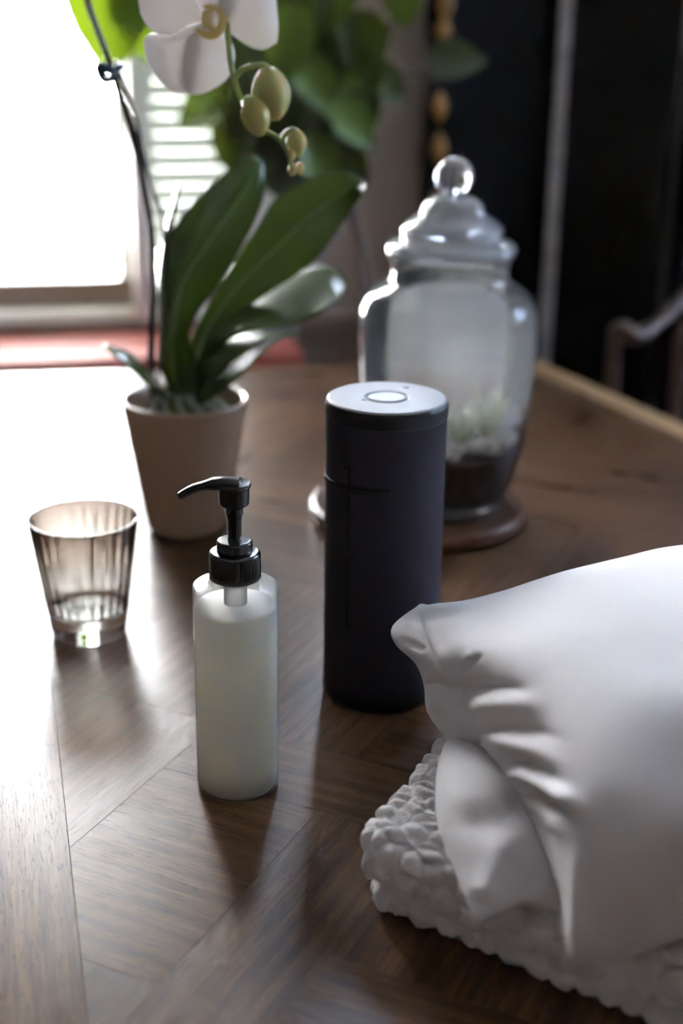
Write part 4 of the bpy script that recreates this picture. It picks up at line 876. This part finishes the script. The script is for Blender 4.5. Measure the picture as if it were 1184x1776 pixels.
# ------------------------------------------------------------------ carved chair beyond the table
cc = Vector((0.66, 1.80)); chair = empty('wooden_chair', (cc.x, cc.y, 0)); tag(chair, 'dark carved wooden armchair beyond the table, in front of the black screen', 'chair')
YC = 1.74
arm = [Q(1040, 640, YC) + Vector((0, 0, 0)), Q(1058, 580, YC), Q(1078, 572, YC), Q(1105, 583, YC), Q(1140, 560, YC + .02), Q(1184, 520, YC + .05), Q(1240, 478, YC + .10), Q(1320, 450, YC + .16), Q(1420, 460, YC + .20), Q(1500, 520, YC + .18), Q(1560, 590, YC + .12)]
tube('arm_rail', arm[1:], [0.010, 0.015, 0.014, 0.012, 0.013, 0.014, 0.014, 0.014, 0.013, 0.013], M['dark_wood'], chair, n=14, steps=70, flat=0.8)
def down(p, h, r0, name, bend=Vector((0, 0, 0))):
    e = Vector((p.x + bend.x, p.y + bend.y, h)); m_ = (p + e) / 2 + Vector((0.006, 0, 0)); tube(name, [p, m_, e], [r0 * 0.8, r0, r0], M['dark_wood'], chair, n=12)
SZ = 0.45
down(Q(1066, 580, YC), SZ - 0.02, 0.011, 'arm_post', Vector((-0.008, 0.0, 0))); down(arm[5] + Vector((-0.002, 0, 0)), SZ - 0.02, 0.010, 'spindle'); down(arm[6], SZ - 0.02, 0.010, 'spindle'); down(arm[8], SZ - 0.02, 0.010, 'spindle'); down(arm[9], SZ - 0.02, 0.011, 'arm_post')
xs = [arm[1].x - 0.02, arm[9].x + 0.02]; y0, y1 = YC - 0.07, YC + 0.24
MB().box(((xs[0] + xs[1]) / 2 - cc.x, (y0 + y1) / 2 - cc.y, SZ), (xs[1] - xs[0], y1 - y0, 0.03)).build('seat', M['dark_wood'], chair, bevel=0.008)
for x in xs:
    for y in (y0, y1):
        s_ = 0.03 if x == xs[0] else -0.03; t_ = 0.03 if y == y0 else -0.03
        tube('leg', [Vector((x + s_, y + t_, SZ - 0.012)), Vector((x + s_ * 0.6, y + t_ * .6, 0.2)), Vector((x + s_ * .3, y + t_ * .3, 0.0))], [0.017, 0.016, 0.013], M['dark_wood'], chair, n=12)

# ------------------------------------------------------------------ tall houseplant between table and wall
PX = Q(628, 540, 1.98); hp = empty('houseplant', (PX.x, 1.96, 0)); tag(hp, 'tall leafy green houseplant by the window, behind the orchid', 'plant')
lathe('planter', rnd([(0.0005, 0), (0.075, 0), (0.085, 0.02), (0.105, 0.24), (0.108, 0.26), (0.100, 0.262), (0.095, 0.235), (0.0005, 0.235)], 0.006), M['pot'], hp, n=48)
lathe('soil', [(0.0005, 0.225), (0.094, 0.225), (0.094, 0.238), (0.05, 0.243), (0.0005, 0.244)], M['soil'], hp, n=32)
b0 = Vector((PX.x, 1.96, 0.23))
trunk = [b0, Q(632, 560, 1.975), Q(630, 480, 1.98), Q(618, 400, 1.985), Q(604, 340, 1.985), Q(598, 260, 1.98), Q(570, 170, 1.97), Q(540, 60, 1.97), Q(520, -60, 1.97), Q(470, -220, 1.97)]
tube('trunk', trunk, [0.010, 0.009, 0.0085, 0.008, 0.008, 0.008, 0.0075, 0.007, 0.006, 0.004], M['bg_stem'], hp, n=10, steps=60)
br = [[Q(598, 260, 1.98), Q(640, 170, 1.985), Q(660, 100, 1.99), Q(700, -20, 1.99)], [Q(570, 170, 1.97), Q(640, 120, 1.98), Q(700, 128, 1.98), Q(760, 135, 1.98)],
      [Q(604, 300, 1.98), Q(520, 290, 1.97), Q(430, 250, 1.96), Q(380, 200, 1.955)], [Q(520, -60, 1.97), Q(400, -110, 1.95), Q(280, -110, 1.93), Q(200, -60, 1.92)]]
for q in br: tube('branch', q, [0.005, 0.004, 0.0035, 0.002], M['bg_stem'], hp, n=8, steps=24)
def blade(L_, W__):
    v, f = [], []; nr_, nc = 14, 8
    for j in range(nr_ + 1):
        t = j / nr_; wv_ = W__ * (math.sin(math.pi * min(1, t * 1.02) ** 0.72)) ** 0.8 + 0.0004; bend = -0.25 * L_ * t * t
        for k in range(nc + 1):
            s = (k / nc - .5) * 2; v.append((s * wv_, t * L_ - 0.12 * L_ * abs(s) * (t < .3) * (1 - t / .3), bend + 0.25 * wv_ * s * s + 0.002 * math.sin(t * 30)))
    for j in range(nr_):
        for k in range(nc): f.append((j * (nc + 1) + k, j * (nc + 1) + k + 1, (j + 1) * (nc + 1) + k + 1, (j + 1) * (nc + 1) + k))
    return v, f
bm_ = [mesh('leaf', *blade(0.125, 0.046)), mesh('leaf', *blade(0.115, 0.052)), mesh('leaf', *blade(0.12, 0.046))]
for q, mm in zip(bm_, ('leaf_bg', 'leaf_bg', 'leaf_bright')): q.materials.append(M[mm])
nodes_ = [Vector(p[:3]) for p in spline([tuple(t) for t in trunk[4:]], 20)] + [Vector(p[:3]) for q in br for p in spline([tuple(t) for t in q], 8)]
# (x, y, direction deg in the picture (0 right, 90 up), scale, depth, bright)
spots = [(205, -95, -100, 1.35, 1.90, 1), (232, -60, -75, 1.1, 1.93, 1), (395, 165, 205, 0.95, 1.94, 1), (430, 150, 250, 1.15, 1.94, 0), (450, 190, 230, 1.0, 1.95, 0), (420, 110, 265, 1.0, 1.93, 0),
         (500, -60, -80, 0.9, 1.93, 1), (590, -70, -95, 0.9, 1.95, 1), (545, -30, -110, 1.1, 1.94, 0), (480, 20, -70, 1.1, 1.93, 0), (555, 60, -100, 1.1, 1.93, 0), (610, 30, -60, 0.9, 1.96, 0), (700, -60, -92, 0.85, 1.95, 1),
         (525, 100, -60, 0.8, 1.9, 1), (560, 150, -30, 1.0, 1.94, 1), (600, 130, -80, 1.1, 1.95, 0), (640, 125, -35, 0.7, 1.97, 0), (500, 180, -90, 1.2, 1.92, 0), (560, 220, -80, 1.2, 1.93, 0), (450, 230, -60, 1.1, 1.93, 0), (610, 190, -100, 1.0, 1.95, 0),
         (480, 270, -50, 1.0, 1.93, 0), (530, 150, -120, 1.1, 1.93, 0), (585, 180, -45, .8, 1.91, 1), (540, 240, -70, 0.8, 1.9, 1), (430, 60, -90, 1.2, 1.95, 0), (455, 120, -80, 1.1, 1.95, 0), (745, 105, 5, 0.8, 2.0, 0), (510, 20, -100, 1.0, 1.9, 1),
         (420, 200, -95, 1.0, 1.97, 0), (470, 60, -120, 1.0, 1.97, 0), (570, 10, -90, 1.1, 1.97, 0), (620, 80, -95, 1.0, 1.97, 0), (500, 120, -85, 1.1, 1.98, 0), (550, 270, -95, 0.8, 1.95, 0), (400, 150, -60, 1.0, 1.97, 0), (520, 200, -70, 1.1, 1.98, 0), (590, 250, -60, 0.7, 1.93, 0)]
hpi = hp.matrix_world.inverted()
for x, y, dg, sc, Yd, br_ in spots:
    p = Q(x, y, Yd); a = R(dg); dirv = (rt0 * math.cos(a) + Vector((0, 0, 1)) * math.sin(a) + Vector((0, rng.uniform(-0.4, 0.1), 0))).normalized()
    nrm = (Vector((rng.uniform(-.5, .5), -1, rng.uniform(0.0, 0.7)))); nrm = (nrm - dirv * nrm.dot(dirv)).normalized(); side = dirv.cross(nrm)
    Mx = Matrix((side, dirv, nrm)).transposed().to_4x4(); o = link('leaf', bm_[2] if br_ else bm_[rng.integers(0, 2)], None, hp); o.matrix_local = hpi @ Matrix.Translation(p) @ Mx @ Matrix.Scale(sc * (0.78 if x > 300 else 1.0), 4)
    nn_ = min(nodes_, key=lambda q: (q - p).length); tube('petiole', [nn_, (nn_ + p) / 2 + Vector((0, 0, 0.02)), p], [0.0022, 0.0018, 0.0016], M['bg_stem'], hp, n=6, steps=10)
